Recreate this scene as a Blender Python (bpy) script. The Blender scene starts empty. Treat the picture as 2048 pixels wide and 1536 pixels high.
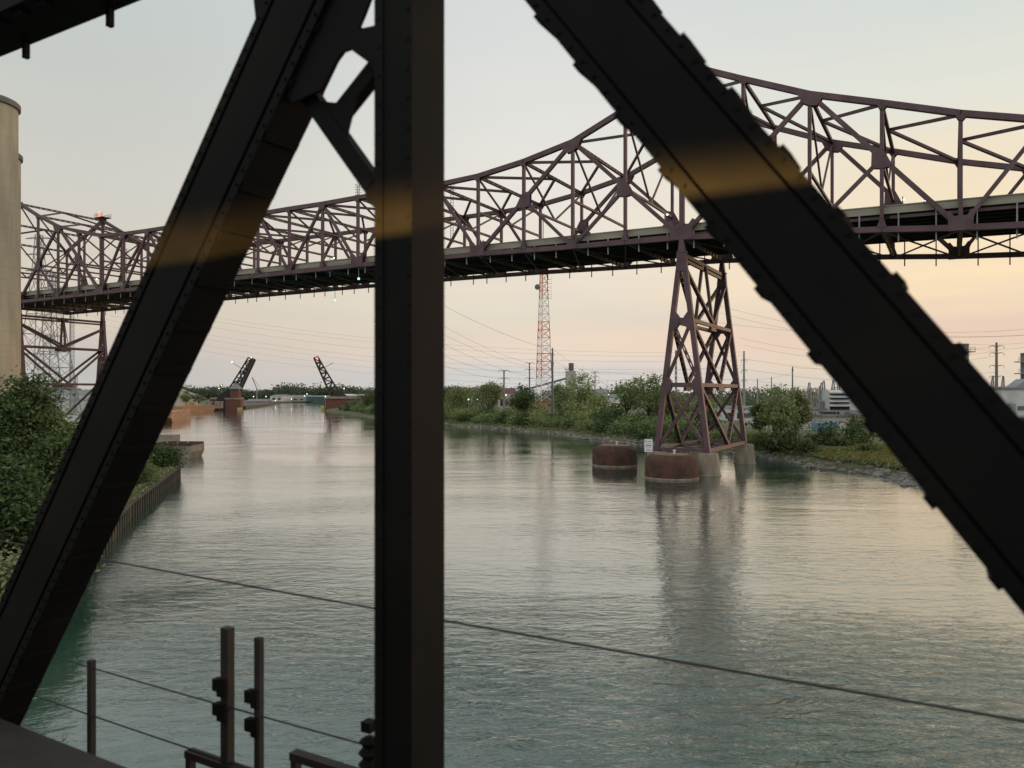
import bpy, math, random
import numpy as np
from mathutils import Vector, Euler

# ------------------------------------------------------------------ camera, world, sun, exposure
SC = bpy.context.scene
COL = SC.collection
EYE = 13.2            # eye height above the water (metres)
FPX, CX, HY = 1538.0, 1024.0, 788.0


def lin(r, g, b):
    out = []
    for c in (r, g, b):
        c /= 255.0
        out.append(c / 12.92 if c <= 0.04045 else ((c + 0.055) / 1.055) ** 2.4)
    return (out[0], out[1], out[2], 1.0)


cam_data = bpy.data.cameras.new('camera')
cam_data.sensor_width = 36.0
cam_data.lens = FPX / 2048 * 36
cam_data.shift_y = 20 / 2048
cam_data.clip_start = 0.05
cam_data.clip_end = 20000
cam_data.dof.use_dof = True
cam_data.dof.focus_distance = 130
cam_data.dof.aperture_fstop = 1.0
cam = bpy.data.objects.new('camera', cam_data)
cam.location = (0, 0, EYE)
cam.rotation_euler = (math.radians(90), 0, 0)
COL.objects.link(cam)
SC.camera = cam

SUN_AZ = math.radians(62)     # clockwise from the view direction, to the right
SUN_EL = math.radians(4)
world = bpy.data.worlds.new('World')
SC.world = world
world.use_nodes = True
wt = world.node_tree
wt.nodes.clear()


def nn(t, kind, **kw):
    n = t.nodes.new(kind)
    for k, v in kw.items():
        setattr(n, k, v)
    return n


def ramp_set(node, stops):
    cr = node.color_ramp
    while len(cr.elements) > 1:
        cr.elements.remove(cr.elements[-1])
    cr.elements[0].position = stops[0][0]
    cr.elements[0].color = stops[0][1]
    for p, c in stops[1:]:
        e = cr.elements.new(p)
        e.color = c


def mathn(t, op, a, b=None, clamp=False):
    n = nn(t, 'ShaderNodeMath', operation=op, use_clamp=clamp)
    for i, v in enumerate((a, b)):
        if v is None:
            continue
        if isinstance(v, (int, float)):
            n.inputs[i].default_value = v
        else:
            t.links.new(v, n.inputs[i])
    return n.outputs[0]


def mixc(t, fac, a, b, blend='MIX'):
    n = nn(t, 'ShaderNodeMix', data_type='RGBA', blend_type=blend)
    for idx, v in ((0, fac), (6, a), (7, b)):
        if isinstance(v, (int, float)):
            n.inputs[idx].default_value = v
        elif isinstance(v, tuple):
            n.inputs[idx].default_value = v
        else:
            t.links.new(v, n.inputs[idx])
    return n.outputs[2]


w_tc = nn(wt, 'ShaderNodeTexCoord')
w_sep = nn(wt, 'ShaderNodeSeparateXYZ')
wt.links.new(w_tc.outputs['Generated'], w_sep.inputs[0])
dx, dy, dz = w_sep.outputs
# thin bands of evening cloud: they shift the height at which the dusk colours are read
w_map = nn(wt, 'ShaderNodeMapping')
w_map.inputs['Scale'].default_value = (1.6, 1.6, 17.0)
wt.links.new(w_tc.outputs['Generated'], w_map.inputs[0])
w_noise = nn(wt, 'ShaderNodeTexNoise')
w_noise.inputs['Scale'].default_value = 1.7
w_noise.inputs['Detail'].default_value = 5
w_noise.inputs['Roughness'].default_value = 0.55
wt.links.new(w_map.outputs[0], w_noise.inputs['Vector'])
wob = mathn(wt, 'SUBTRACT', w_noise.outputs['Fac'], 0.5)
elev = mathn(wt, 'ADD', mathn(wt, 'ABSOLUTE', dz), mathn(wt, 'MULTIPLY', wob, 0.075))
ramps = []
for stops in (
    [(0.0, (186, 187, 182)), (0.03, (188, 189, 184)), (0.055, (206, 193, 181)), (0.09, (217, 202, 179)), (0.15, (216, 207, 188)),
     (0.25, (208, 206, 196)), (0.34, (199, 203, 197)), (0.42, (196, 204, 201)), (0.52, (196, 208, 209)), (1.0, (178, 192, 200))],
    [(0.0, (211, 209, 207)), (0.025, (214, 211, 209)), (0.045, (233, 213, 196)), (0.065, (236, 213, 188)), (0.095, (228, 217, 196)),
     (0.13, (237, 222, 200)), (0.18, (238, 227, 208)), (0.26, (234, 229, 218)), (0.36, (226, 226, 220)), (0.46, (216, 220, 219)), (1.0, (178, 192, 200))],
    [(0.0, (214, 203, 188)), (0.03, (230, 209, 182)), (0.06, (241, 201, 172)), (0.09, (241, 208, 178)), (0.13, (253, 223, 180)),
     (0.18, (255, 230, 186)), (0.24, (246, 226, 192)), (0.32, (229, 228, 214)), (0.46, (207, 217, 215)), (1.0, (178, 192, 200))],
):
    r = nn(wt, 'ShaderNodeValToRGB')
    grey = lambda c: tuple(v + (max(c) - v) * (.20 if stops[0][1][0] < 213 else .12) for v in c)
    ramp_set(r, [(p, lin(*grey(c))) for p, c in stops])
    wt.links.new(elev, r.inputs[0])
    ramps.append(r.outputs[0])
hyp = mathn(wt, 'SQRT', mathn(wt, 'ADD', mathn(wt, 'MULTIPLY', dx, dx), mathn(wt, 'MULTIPLY', dy, dy)))
side = mathn(wt, 'DIVIDE', dx, mathn(wt, 'MAXIMUM', hyp, 0.001))
f1 = nn(wt, 'ShaderNodeMapRange', interpolation_type='SMOOTHSTEP')
f1.inputs[1].default_value = -0.50
f1.inputs[2].default_value = 0.05
wt.links.new(side, f1.inputs[0])
f2 = nn(wt, 'ShaderNodeMapRange', interpolation_type='SMOOTHSTEP')
f2.inputs[1].default_value = 0.02
f2.inputs[2].default_value = 0.52
wt.links.new(side, f2.inputs[0])
skyc = mixc(wt, f2.outputs[0], mixc(wt, f1.outputs[0], ramps[0], ramps[1]), ramps[2])
w_map2 = nn(wt, 'ShaderNodeMapping')
w_map2.inputs['Scale'].default_value = (2.2, 2.2, 30.0)
w_map2.inputs['Rotation'].default_value = (0.03, -0.05, 0)
wt.links.new(w_tc.outputs['Generated'], w_map2.inputs[0])
w_str = nn(wt, 'ShaderNodeTexNoise')
w_str.inputs['Scale'].default_value = 1.3
w_str.inputs['Detail'].default_value = 6
wt.links.new(w_map2.outputs[0], w_str.inputs['Vector'])
streak = nn(wt, 'ShaderNodeMapRange')
streak.inputs[1].default_value = .35
streak.inputs[2].default_value = .68
streak.inputs[3].default_value = 0
streak.inputs[4].default_value = .34
wt.links.new(w_str.outputs['Fac'], streak.inputs[0])
low = nn(wt, 'ShaderNodeMapRange')
low.inputs[1].default_value = .30
low.inputs[2].default_value = .10
wt.links.new(dz, low.inputs[0])
skyc = mixc(wt, mathn(wt, 'MULTIPLY', streak.outputs[0], low.outputs[0]), skyc, lin(210, 200, 194))
# the sky half behind the camera, brightened to lift camera-facing surfaces
back = nn(wt, 'ShaderNodeMapRange', interpolation_type='SMOOTHSTEP')
back.inputs[1].default_value = 0.35
back.inputs[2].default_value = -0.55
wt.links.new(dy, back.inputs[0])
skyc = mixc(wt, back.outputs[0], skyc, (0.82, 0.83, 0.84, 1))
bg_evening = nn(wt, 'ShaderNodeBackground')
wt.links.new(skyc, bg_evening.inputs[0])
bg_evening.inputs[1].default_value = 1.05
w_sky = nn(wt, 'ShaderNodeTexSky', sky_type='NISHITA')
w_sky.sun_disc = False
w_sky.sun_elevation = SUN_EL
w_sky.sun_rotation = SUN_AZ
bg_sky = nn(wt, 'ShaderNodeBackground')
bg_sky.inputs[1].default_value = 0.05
wt.links.new(w_sky.outputs[0], bg_sky.inputs[0])
w_add = nn(wt, 'ShaderNodeMixShader')
w_add.inputs[0].default_value = 0.06
w_out = nn(wt, 'ShaderNodeOutputWorld')
wt.links.new(bg_evening.outputs[0], w_add.inputs[1])
wt.links.new(bg_sky.outputs[0], w_add.inputs[2])
wt.links.new(w_add.outputs[0], w_out.inputs[0])

sun_d = bpy.data.lights.new('sun', 'SUN')
sun_d.energy = 0.9
sun_d.angle = math.radians(12)
sun_d.color = (1.0, 0.62, 0.36)
sun = bpy.data.objects.new('sun', sun_d)
sdir = Vector((math.sin(SUN_AZ) * math.cos(SUN_EL), math.cos(SUN_AZ) * math.cos(SUN_EL), math.sin(SUN_EL)))
sun.rotation_euler = sdir.to_track_quat('Z', 'Y').to_euler()
COL.objects.link(sun)

SC.view_settings.view_transform = 'Standard'
SC.view_settings.look = 'None'
SC.view_settings.exposure = 0.0
SC.view_settings.gamma = 1.0
SC.view_settings.use_curve_mapping = False
SC.render.engine = 'CYCLES'
SC.cycles.use_denoising = True
SC.cycles.max_bounces = 6
SC.cycles.transparent_max_bounces = 4
SC.cycles.caustics_reflective = False
SC.cycles.caustics_refractive = False

# ------------------------------------------------------------------ helpers


def at(x, y, Y):
    """world point seen at picture point (x, y) of the 2048 px photograph at distance Y"""
    return Vector(((x - CX) / FPX * Y, Y, EYE + (HY - y) / FPX * Y))


class MB:
    """collects shapes for ONE mesh"""

    def __init__(self):
        self.v, self.f = [], []

    def add(self, verts, faces):
        o = len(self.v)
        self.v += [tuple(p) for p in verts]
        self.f += [tuple(i + o for i in f) for f in faces]

    def box(self, c, sx, sy, sz, ax=None, ay=None, az=None):
        ax = Vector(ax) if ax is not None else Vector((1, 0, 0))
        ay = Vector(ay) if ay is not None else Vector((0, 1, 0))
        az = Vector(az) if az is not None else Vector((0, 0, 1))
        c = Vector(c)
        vs = []
        for k in (-.5, .5):
            for j in (-.5, .5):
                for i in (-.5, .5):
                    vs.append(c + ax * sx * i + ay * sy * j + az * sz * k)
        self.add(vs, [(0, 2, 3, 1), (4, 5, 7, 6), (0, 1, 5, 4), (2, 6, 7, 3), (0, 4, 6, 2), (1, 3, 7, 5)])

    def beam(self, p, q, w, h, up=(0, 0, 1), ext=0.0):
        """rectangular bar from p to q; h along 'up', w across it"""
        p, q = Vector(p), Vector(q)
        d = q - p
        L = d.length
        if L < 1e-6:
            return
        d /= L
        u = Vector(up)
        u = u - d * u.dot(d)
        if u.length < 1e-4:
            u = Vector((1, 0, 0)) - d * d.x
        u.normalize()
        s = d.cross(u)
        self.box((p + q) / 2, L + ext * 2, w, h, d, s, u)

    def laced(self, p, q, w, h, up, pitch=1.3, bar=0.5):
        """built-up bar: two side plates tied by spaced plates, so light shows through between them"""
        p, q = Vector(p), Vector(q)
        d = q - p
        L = d.length
        d /= L
        u = Vector(up)
        u = (u - d * u.dot(d)).normalized()
        s = d.cross(u)
        e = h * 0.30
        for g in (-1, 1):
            self.box((p + q) / 2 + u * g * (h - e) / 2, L, w, e, d, s, u)
        n = max(2, int(L / pitch))
        for i in range(n + 1):
            self.box(p + d * (L * i / n), L / n * bar, w * .92, h - 2 * e + .02, d, s, u)

    def tube(self, pts, r, n=8, cap=True):
        pts = [Vector(p) for p in pts]
        rs = r if isinstance(r, (list, tuple)) else [r] * len(pts)
        o = len(self.v)
        for i, p in enumerate(pts):
            d = (pts[min(i + 1, len(pts) - 1)] - pts[max(i - 1, 0)]).normalized()
            a = Vector((0, 0, 1)) if abs(d.z) < .9 else Vector((1, 0, 0))
            u = (a - d * a.dot(d)).normalized()
            s = d.cross(u)
            for k in range(n):
                t = 2 * math.pi * k / n
                self.v.append(tuple(p + (u * math.cos(t) + s * math.sin(t)) * rs[i]))
        for i in range(len(pts) - 1):
            for k in range(n):
                a, b = o + i * n + k, o + i * n + (k + 1) % n
                self.f.append((a, b, b + n, a + n))
        if cap:
            self.f.append(tuple(o + k for k in range(n))[::-1])
            self.f.append(tuple(o + (len(pts) - 1) * n + k for k in range(n)))

    def lathe(self, c, prof, n=32):
        c = Vector(c)
        o = len(self.v)
        for r, z in prof:
            for k in range(n):
                t = 2 * math.pi * k / n
                self.v.append((c.x + r * math.cos(t), c.y + r * math.sin(t), c.z + z))
        for i in range(len(prof) - 1):
            for k in range(n):
                a, b = o + i * n + k, o + i * n + (k + 1) % n
                self.f.append((a, b, b + n, a + n))
        self.f.append(tuple(o + k for k in range(n))[::-1])
        self.f.append(tuple(o + (len(prof) - 1) * n + k for k in range(n)))

    def prism(self, poly, vec):
        """closed polygon (3-D points) swept along vec"""
        n = len(poly)
        vec = Vector(vec)
        a = [Vector(p) for p in poly]
        self.add(a + [p + vec for p in a],
                 [tuple(range(n))[::-1], tuple(range(n, 2 * n))] + [(i, (i + 1) % n, (i + 1) % n + n, i + n) for i in range(n)])

    def build(self, name, m, parent=None, smooth=False, base=None):
        me = bpy.data.meshes.new(name)
        v = self.v
        if base is not None:
            b = Vector(base)
            v = [(p[0] - b.x, p[1] - b.y, p[2] - b.z) for p in v]
        me.from_pydata(v, [], self.f)
        me.validate()
        if smooth:
            me.polygons.foreach_set('use_smooth', [True] * len(me.polygons))
        me.materials.append(m)
        o = bpy.data.objects.new(name, me)
        if base is not None:
            o.location = base
        COL.objects.link(o)
        if parent is not None:
            o.parent = parent
        if smooth:
            try:
                me.set_sharp_from_angle(angle=math.radians(40))
            except Exception:
                pass
        return o


def tag(o, label=None, cat=None, group=None, kind=None):
    if label:
        o['label'] = label
    if cat:
        o['category'] = cat
    if group:
        o['group'] = group
    if kind:
        o['kind'] = kind
    return o


def empty(name, loc=(0, 0, 0)):
    o = bpy.data.objects.new(name, None)
    o.empty_display_size = 1
    o.location = loc
    COL.objects.link(o)
    return o


def part(mb, name, m, parent, smooth=False):
    """mesh in world coordinates hung under a parent whose origin is not at zero"""
    o = mb.build(name, m, None, smooth)
    b = parent.location.copy()
    p = parent.parent
    while p is not None:
        b += p.location
        p = p.parent
    for v in o.data.vertices:
        v.co -= b
    o.parent = parent
    return o


def copy_tree(o, loc=None, parent=None):
    c = o.copy()
    COL.objects.link(c)
    if parent is not None:
        c.parent = parent
    if loc is not None:
        c.location = loc
    for ch in list(o.children):
        copy_tree(ch, None, c)
    return c


# ------------------------------------------------------------------ materials
MATS = {}


def mat(name, c1, c2=None, scale=1.0, rough=0.7, metal=0.0, detail=6, bump=0.0, stretch=(1, 1, 1), lo=.35, hi=.65, spec=.5):
    m = bpy.data.materials.new(name)
    m.use_nodes = True
    t = m.node_tree
    b = t.nodes['Principled BSDF']
    b.inputs['Roughness'].default_value = rough
    b.inputs['Metallic'].default_value = metal
    b.inputs['Specular IOR Level'].default_value = spec
    if c2 is None:
        b.inputs['Base Color'].default_value = (*c1, 1)
    else:
        tc = nn(t, 'ShaderNodeTexCoord')
        mp = nn(t, 'ShaderNodeMapping')
        mp.inputs['Scale'].default_value = stretch
        t.links.new(tc.outputs['Object'], mp.inputs[0])
        no = nn(t, 'ShaderNodeTexNoise')
        no.inputs['Scale'].default_value = scale
        no.inputs['Detail'].default_value = detail
        t.links.new(mp.outputs[0], no.inputs['Vector'])
        r = nn(t, 'ShaderNodeValToRGB')
        ramp_set(r, [(lo, (*c1, 1)), (hi, (*c2, 1))])
        t.links.new(no.outputs['Fac'], r.inputs[0])
        t.links.new(r.outputs[0], b.inputs['Base Color'])
        if bump:
            bp = nn(t, 'ShaderNodeBump')
            bp.inputs['Strength'].default_value = 1
            bp.inputs['Distance'].default_value = bump
            t.links.new(no.outputs['Fac'], bp.inputs['Height'])
            t.links.new(bp.outputs[0], b.inputs['Normal'])
    MATS[name] = m
    return m


def glow(name, col, strength):
    m = bpy.data.materials.new(name)
    m.use_nodes = True
    t = m.node_tree
    b = t.nodes['Principled BSDF']
    b.inputs['Base Color'].default_value = (*col, 1)
    b.inputs['Emission Color'].default_value = (*col, 1)
    b.inputs['Emission Strength'].default_value = strength
    return m


def leaf_mat(name, cols, trans=.25):
    """each leaf clump face carries its own green"""
    m = bpy.data.materials.new(name)
    m.use_nodes = True
    t = m.node_tree
    b = t.nodes['Principled BSDF']
    g = nn(t, 'ShaderNodeNewGeometry')
    oi = nn(t, 'ShaderNodeObjectInfo')
    r = nn(t, 'ShaderNodeValToRGB')
    k = len(cols)
    ramp_set(r, [((i + .5) / k, (*c, 1)) for i, c in enumerate(cols)])
    f = mathn(t, 'ADD', mathn(t, 'MULTIPLY', g.outputs['Random Per Island'], .75), mathn(t, 'MULTIPLY', oi.outputs['Random'], .25))
    t.links.new(f, r.inputs[0])
    t.links.new(r.outputs[0], b.inputs['Base Color'])
    b.inputs['Roughness'].default_value = .6
    b.inputs['Specular IOR Level'].default_value = .25
    tr = nn(t, 'ShaderNodeBsdfTranslucent')
    t.links.new(r.outputs[0], tr.inputs[0])
    mx = nn(t, 'ShaderNodeMixShader')
    mx.inputs[0].default_value = trans
    out = t.nodes['Material Output']
    t.links.new(b.outputs[0], mx.inputs[1])
    t.links.new(tr.outputs[0], mx.inputs[2])
    t.links.new(mx.outputs[0], out.inputs[0])
    return m


PURPLE = mat('maroon_paint', (.135, .074, .090), (.078, .042, .040), .45, .6, bump=.01, detail=10, lo=.32, hi=.68)
PURPLE_OLD = mat('weathered_maroon_paint', (.120, .066, .072), (.075, .040, .036), .6, .6)
DECKSTEEL = mat('dark_deck_steel', (.028, .027, .028), (.05, .045, .042), .5, .7)  # near-black tone for the deck, its stringers and small fittings
PARAPET = mat('grey_green_parapet', (.36, .335, .255), (.26, .245, .19), .5, .8, stretch=(.4, .4, 3))
GALV = mat('galvanised_pipe', (.36, .37, .37), (.24, .25, .25), .8, .5)
STRINGER = mat('sunlit_tan_steel', (.23, .17, .13), (.13, .09, .07), 1.2, .7)  # orange evening light on the floor beams put into this tan
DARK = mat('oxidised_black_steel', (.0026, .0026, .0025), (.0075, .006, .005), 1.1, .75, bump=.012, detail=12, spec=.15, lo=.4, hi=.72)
DARK2 = mat('rusty_brown_steel', (.024, .0155, .0115), (.010, .008, .0065), 3.0, .75, bump=.01)
CONC = mat('pale_silo_concrete', (.50, .44, .325), (.33, .285, .205), .55, .9, bump=.02, stretch=(1, 1, .22), detail=12, lo=.3, hi=.72)
t = CONC.node_tree
tcn = next(n for n in t.nodes if n.type == 'TEX_COORD')
sepn = nn(t, 'ShaderNodeSeparateXYZ')
t.links.new(tcn.outputs['Object'], sepn.inputs[0])
joint = mathn(t, 'LESS_THAN', mathn(t, 'FRACT', mathn(t, 'DIVIDE', sepn.outputs[2], 1.8)), .06)
rampn = next(n for n in t.nodes if n.type == 'VALTORGB')
t.links.new(mixc(t, mathn(t, 'MULTIPLY', joint, .2), rampn.outputs[0], (.2, .17, .12, 1)), t.nodes['Principled BSDF'].inputs['Base Color'])
CONC2 = mat('stained_concrete', (.36, .32, .24), (.19, .135, .085), .8, .9, stretch=(1, 1, .3), detail=10, lo=.36, hi=.72)
CAPM = mat('grey_roof_cap', (.20, .195, .18), (.15, .145, .135), .8, .8)
RUST = mat('rusted_sheet_steel', (.120, .056, .034), (.062, .032, .023), .9, .85, bump=.03, stretch=(1, 1, .8), detail=9)
RUSTTOP = mat('rusty_gravel_top', (.30, .22, .14), (.20, .13, .085), 1.5, .95)
BRICK = mat('red_brick', (.20, .07, .05), (.14, .055, .045), .8, .9)
ORANGE = mat('orange_barge_steel', (.50, .27, .15), (.38, .19, .10), .3, .7, stretch=(.4, .4, 3))
WHITE = mat('white_paint', (.74, .73, .69), (.60, .59, .55), .3, .6)
GREYST = mat('grey_pole_steel', (.30, .32, .33), (.22, .235, .24), .5, .5)
POLE = mat('slate_pole_steel', (.16, .175, .18), (.11, .12, .125), .5, .5)
BLUEC = mat('blue_container_paint', (.20, .34, .43), (.15, .27, .35), .5, .6)
BEIGE = mat('beige_cladding', (.52, .48, .40), (.42, .385, .32), .5, .8)
GREYC = mat('pale_grey_cladding', (.64, .64, .61), (.50, .50, .48), .25, .7)
GREENTANK = mat('grey_green_tank', (.15, .17, .145), (.11, .125, .11), .5, .6)
REDM = mat('signal_red_paint', (.62, .17, .10), (.50, .13, .08), .3, .6)
ROOFP = mat('plum_roof', (.16, .07, .08), (.12, .055, .06), .3, .8)
ROOFG = mat('grey_roof', (.25, .25, .24), (.19, .19, .185), .2, .8)
TEALW = mat('teal_cladding', (.05, .13, .12), (.04, .10, .095), .2, .7)
SAND = mat('sand_pile', (.45, .38, .28), (.36, .30, .22), .1, .95)
BARK = mat('bark', (.045, .035, .025), (.025, .02, .015), 3, .95)
ROCK = mat('grey_riprap', (.34, .32, .28), (.14, .125, .105), .5, .95, lo=.3, hi=.7)
YELLOW = mat('yellow_fender', (.55, .47, .16), (.42, .36, .12), 1, .8)
BLACKM = mat('black_marking', (.03, .03, .032))
WINDOW = mat('dark_window_glass', (.03, .035, .04), rough=.15)
LAMPW = glow('lamp_white', (1, .93, .82), 2.6)
LAMPR = glow('lamp_red', (1, .10, .04), 7)
LAMPG = glow('lamp_green', (.15, 1, .72), 4)

LEAF_A = leaf_mat('leaves_mid_green', [(0.120, 0.175, 0.071), (0.186, 0.259, 0.100), (0.270, 0.337, 0.134), (0.356, 0.393, 0.166)])
LEAF_B = leaf_mat('leaves_dark_green', [(0.047, 0.080, 0.030), (0.075, 0.116, 0.041), (0.108, 0.157, 0.056), (0.154, 0.191, 0.067)])
LEAF_C = leaf_mat('leaves_light_green', [(0.142, 0.186, 0.071), (0.224, 0.274, 0.104), (0.305, 0.348, 0.138), (0.388, 0.401, 0.165)])
LEAF_D = leaf_mat('leaves_olive_green', [(0.131, 0.160, 0.076), (0.203, 0.228, 0.107), (0.274, 0.291, 0.136), (0.335, 0.333, 0.163)])
LEAF_Y = leaf_mat('yellow_grass', [(0.171, 0.172, 0.038), (0.232, 0.218, 0.055), (0.280, 0.253, 0.066), (0.195, 0.201, 0.049)])
LEAF_F = leaf_mat('far_leaves', [(0.067, 0.090, 0.053), (0.092, 0.121, 0.065), (0.121, 0.146, 0.077), (0.147, 0.169, 0.091)])

# water
WATER = bpy.data.materials.new('river_water')
WATER.use_nodes = True
t = WATER.node_tree
t.nodes.remove(t.nodes['Principled BSDF'])
w_body = nn(t, 'ShaderNodeBsdfDiffuse')          # the green body colour of the river
w_body.inputs[0].default_value = (.024, .076, .058, 1)
w_gloss = nn(t, 'ShaderNodeBsdfGlossy')          # its mirror surface, stronger at grazing angles
w_gloss.inputs['Color'].default_value = (.97, .97, .97, 1)
w_gloss.inputs['Roughness'].default_value = .035
w_lay = nn(t, 'ShaderNodeLayerWeight')
w_lay.inputs['Blend'].default_value = .5
w_fac = mathn(t, 'ADD', mathn(t, 'POWER', w_lay.outputs['Facing'], 2.8), .02, True)
w_mix = nn(t, 'ShaderNodeMixShader')
t.links.new(w_fac, w_mix.inputs[0])
t.links.new(w_body.outputs[0], w_mix.inputs[1])
t.links.new(w_gloss.outputs[0], w_mix.inputs[2])
t.links.new(w_mix.outputs[0], t.nodes['Material Output'].inputs[0])
tc = nn(t, 'ShaderNodeTexCoord')


def wnoise(sc, stretch, detail, rot):
    mp = nn(t, 'ShaderNodeMapping')
    mp.inputs['Scale'].default_value = stretch
    mp.inputs['Rotation'].default_value = (0, 0, rot)
    t.links.new(tc.outputs['Object'], mp.inputs[0])
    n = nn(t, 'ShaderNodeTexNoise')
    n.inputs['Scale'].default_value = sc
    n.inputs['Detail'].default_value = detail
    n.inputs['Roughness'].default_value = .55
    n.inputs['Distortion'].default_value = .7
    t.links.new(mp.outputs[0], n.inputs['Vector'])
    return n.outputs['Fac']


n1 = wnoise(1.35, (.5, 1, 1), 4, .22)
n2 = wnoise(4.2, (.55, 1, 1), 4, -.25)
n4 = wnoise(.26, (.28, 1, 1), 2, .08)
n3 = wnoise(.045, (.45, 1, 1), 4, .1)
patch = nn(t, 'ShaderNodeMapRange')      # wind patches and slicks
patch.inputs[1].default_value = .36
patch.inputs[2].default_value = .66
patch.inputs[3].default_value = .40
patch.inputs[4].default_value = 1.3
t.links.new(n3, patch.inputs[0])
wsep = nn(t, 'ShaderNodeSeparateXYZ')
t.links.new(tc.outputs['Object'], wsep.inputs[0])
calm = nn(t, 'ShaderNodeMapRange')       # the reach up river lies calmer than the water by the railway bridge
calm.inputs[1].default_value = 25
calm.inputs[2].default_value = 260
calm.inputs[3].default_value = 1.0
calm.inputs[4].default_value = .36
t.links.new(wsep.outputs[1], calm.inputs[0])
waves = mathn(t, 'ADD', mathn(t, 'MULTIPLY', n4, .09), mathn(t, 'ADD', mathn(t, 'MULTIPLY', n1, .062), mathn(t, 'MULTIPLY', n2, .014)))
hgt = mathn(t, 'MULTIPLY', mathn(t, 'MULTIPLY', waves, patch.outputs[0]), calm.outputs[0])
# rougher water swirling round the railway bridge pier, low at right
vd = nn(t, 'ShaderNodeVectorMath', operation='DISTANCE')
vd.inputs[1].default_value = (18, 31, 0)
t.links.new(tc.outputs['Object'], vd.inputs[0])
churn = nn(t, 'ShaderNodeMapRange', interpolation_type='SMOOTHSTEP')
churn.inputs[1].default_value = 19
churn.inputs[2].default_value = 5
churn.inputs[3].default_value = 1.0
churn.inputs[4].default_value = 4.2
t.links.new(vd.outputs['Value'], churn.inputs[0])
hgt = mathn(t, 'MULTIPLY', hgt, churn.outputs[0])
bp = nn(t, 'ShaderNodeBump')
bp.inputs['Strength'].default_value = 1.0
bp.inputs['Distance'].default_value = 1.0
t.links.new(hgt, bp.inputs['Height'])
for w_n in (w_body.inputs['Normal'], w_gloss.inputs['Normal'], w_lay.inputs['Normal']):
    t.links.new(bp.outputs[0], w_n)

# ground
GROUND = mat('bank_soil', (.085, .10, .035), (.14, .135, .06), .12, .95, bump=.0, detail=9)
DIRT = mat('grey_gravel_yard', (.20, .185, .155), (.13, .12, .10), .06, .95, detail=9)

# ------------------------------------------------------------------ ground, river
RIGHT = [(-328, 1353), (-145, 597), (-104, 495), (-72, 406), (-28, 322), (-7, 294), (7, 267), (17.5, 250), (23, 223), (31, 205), (40, 190), (48, 176), (52, 161), (55.5, 149), (55.5, 136), (59, 129), (60, 120), (58, 110), (60, 96), (63, 77), (66, 50), (70, 0), (74, -200)]
LEFT = [(-328, 1354), (-345, 1128), (-300, 900), (-246, 705), (-248, 650), (-262, 560), (-205, 384), (-178, 280), (-168, 240), (-128, 180), (-90, 138), (-64, 128), (-54.5, 126), (-53, 122), (-40.5, 81), (-33, 60), (-26.5, 40), (-16, 10), (-8, -20), (30, -200)]
RIVER = MB()
RIVER.add([(-4000, -400, 0), (4000, -400, 0), (4000, 4000, 0), (-4000, 4000, 0)], [(0, 1, 2, 3)])
tag(RIVER.build('water', WATER), kind='structure')


def bank(line, sgn, prof, name, m):
    mb = MB()
    k = len(prof)
    rng = random.Random(5)
    dense = []
    for (a, b_) in zip(line[:-1], line[1:]):
        L = math.hypot(b_[0] - a[0], b_[1] - a[1])
        n = max(1, min(12, int(L / 8)))
        for i in range(n):
            f = i / n
            dense.append((a[0] + (b_[0] - a[0]) * f + rng.uniform(-.5, .5), a[1] + (b_[1] - a[1]) * f))
    dense.append(line[-1])
    vs = []
    for (x, y) in dense:
        for off, z in prof:
            j = rng.uniform(-.25, .25) if 1 < off < 100 else 0
            vs.append((x + sgn * off, y, z + j))
    fs = []
    for i in range(len(dense) - 1):
        for j in range(k - 1):
            a = i * k + j
            fs.append((a, a + 1, a + k + 1, a + k))
    # the ground beyond the bend of the river
    mb.add(vs, fs)
    return mb.build(name, m, smooth=True)


tag(bank(RIGHT, 1, [(-1, -.6), (.8, .6), (3, 1.3), (9, 2.1), (22, 2.6), (60, 3), (200, 3), (3800, 3)], 'ground', GROUND), kind='structure')
tag(bank(LEFT, -1, [(0, -1.0), (.05, 1.2), (4, 1.7), (12, 2.0), (30, 2.2), (80, 2.4), (200, 2.4), (3500, 2.4)], 'ground', GROUND), kind='structure')
far_g = MB()
far_g.add([(-4100, 1352, 2.2), (3900, 1352, 2.2), (3900, 4000, 2.2), (-4100, 4000, 2.2)], [(0, 1, 2, 3)])
far_g.add([(-4100, 1352, 2.2), (3900, 1352, 2.2), (3900, 1351.5, -1), (-4100, 1351.5, -1)], [(0, 1, 2, 3)])
tag(far_g.build('ground', DIRT), kind='structure')

# ------------------------------------------------------------------ highway truss bridge
D = Vector((-.8685, .4957, 0))
N = Vector((.4957, .8685, 0))
P0 = Vector((27.99, 126.6, 0))
PL, WID = 9.906, 25.5
UP = Vector((0, 0, 1))


def bp_(i, w, h):
    """point of the highway bridge: panel i, across w, height h over eye level"""
    p = P0 + D * (i * PL) + N * w
    return Vector((p.x, p.y, h + EYE))


def interp(tab, i):
    ks = sorted(tab)
    if i <= ks[0]:
        return tab[ks[0]]
    for a, c in zip(ks[:-1], ks[1:]):
        if a <= i <= c:
            return tab[a] + (tab[c] - tab[a]) * (i - a) / (c - a)
    return tab[ks[-1]]


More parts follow.
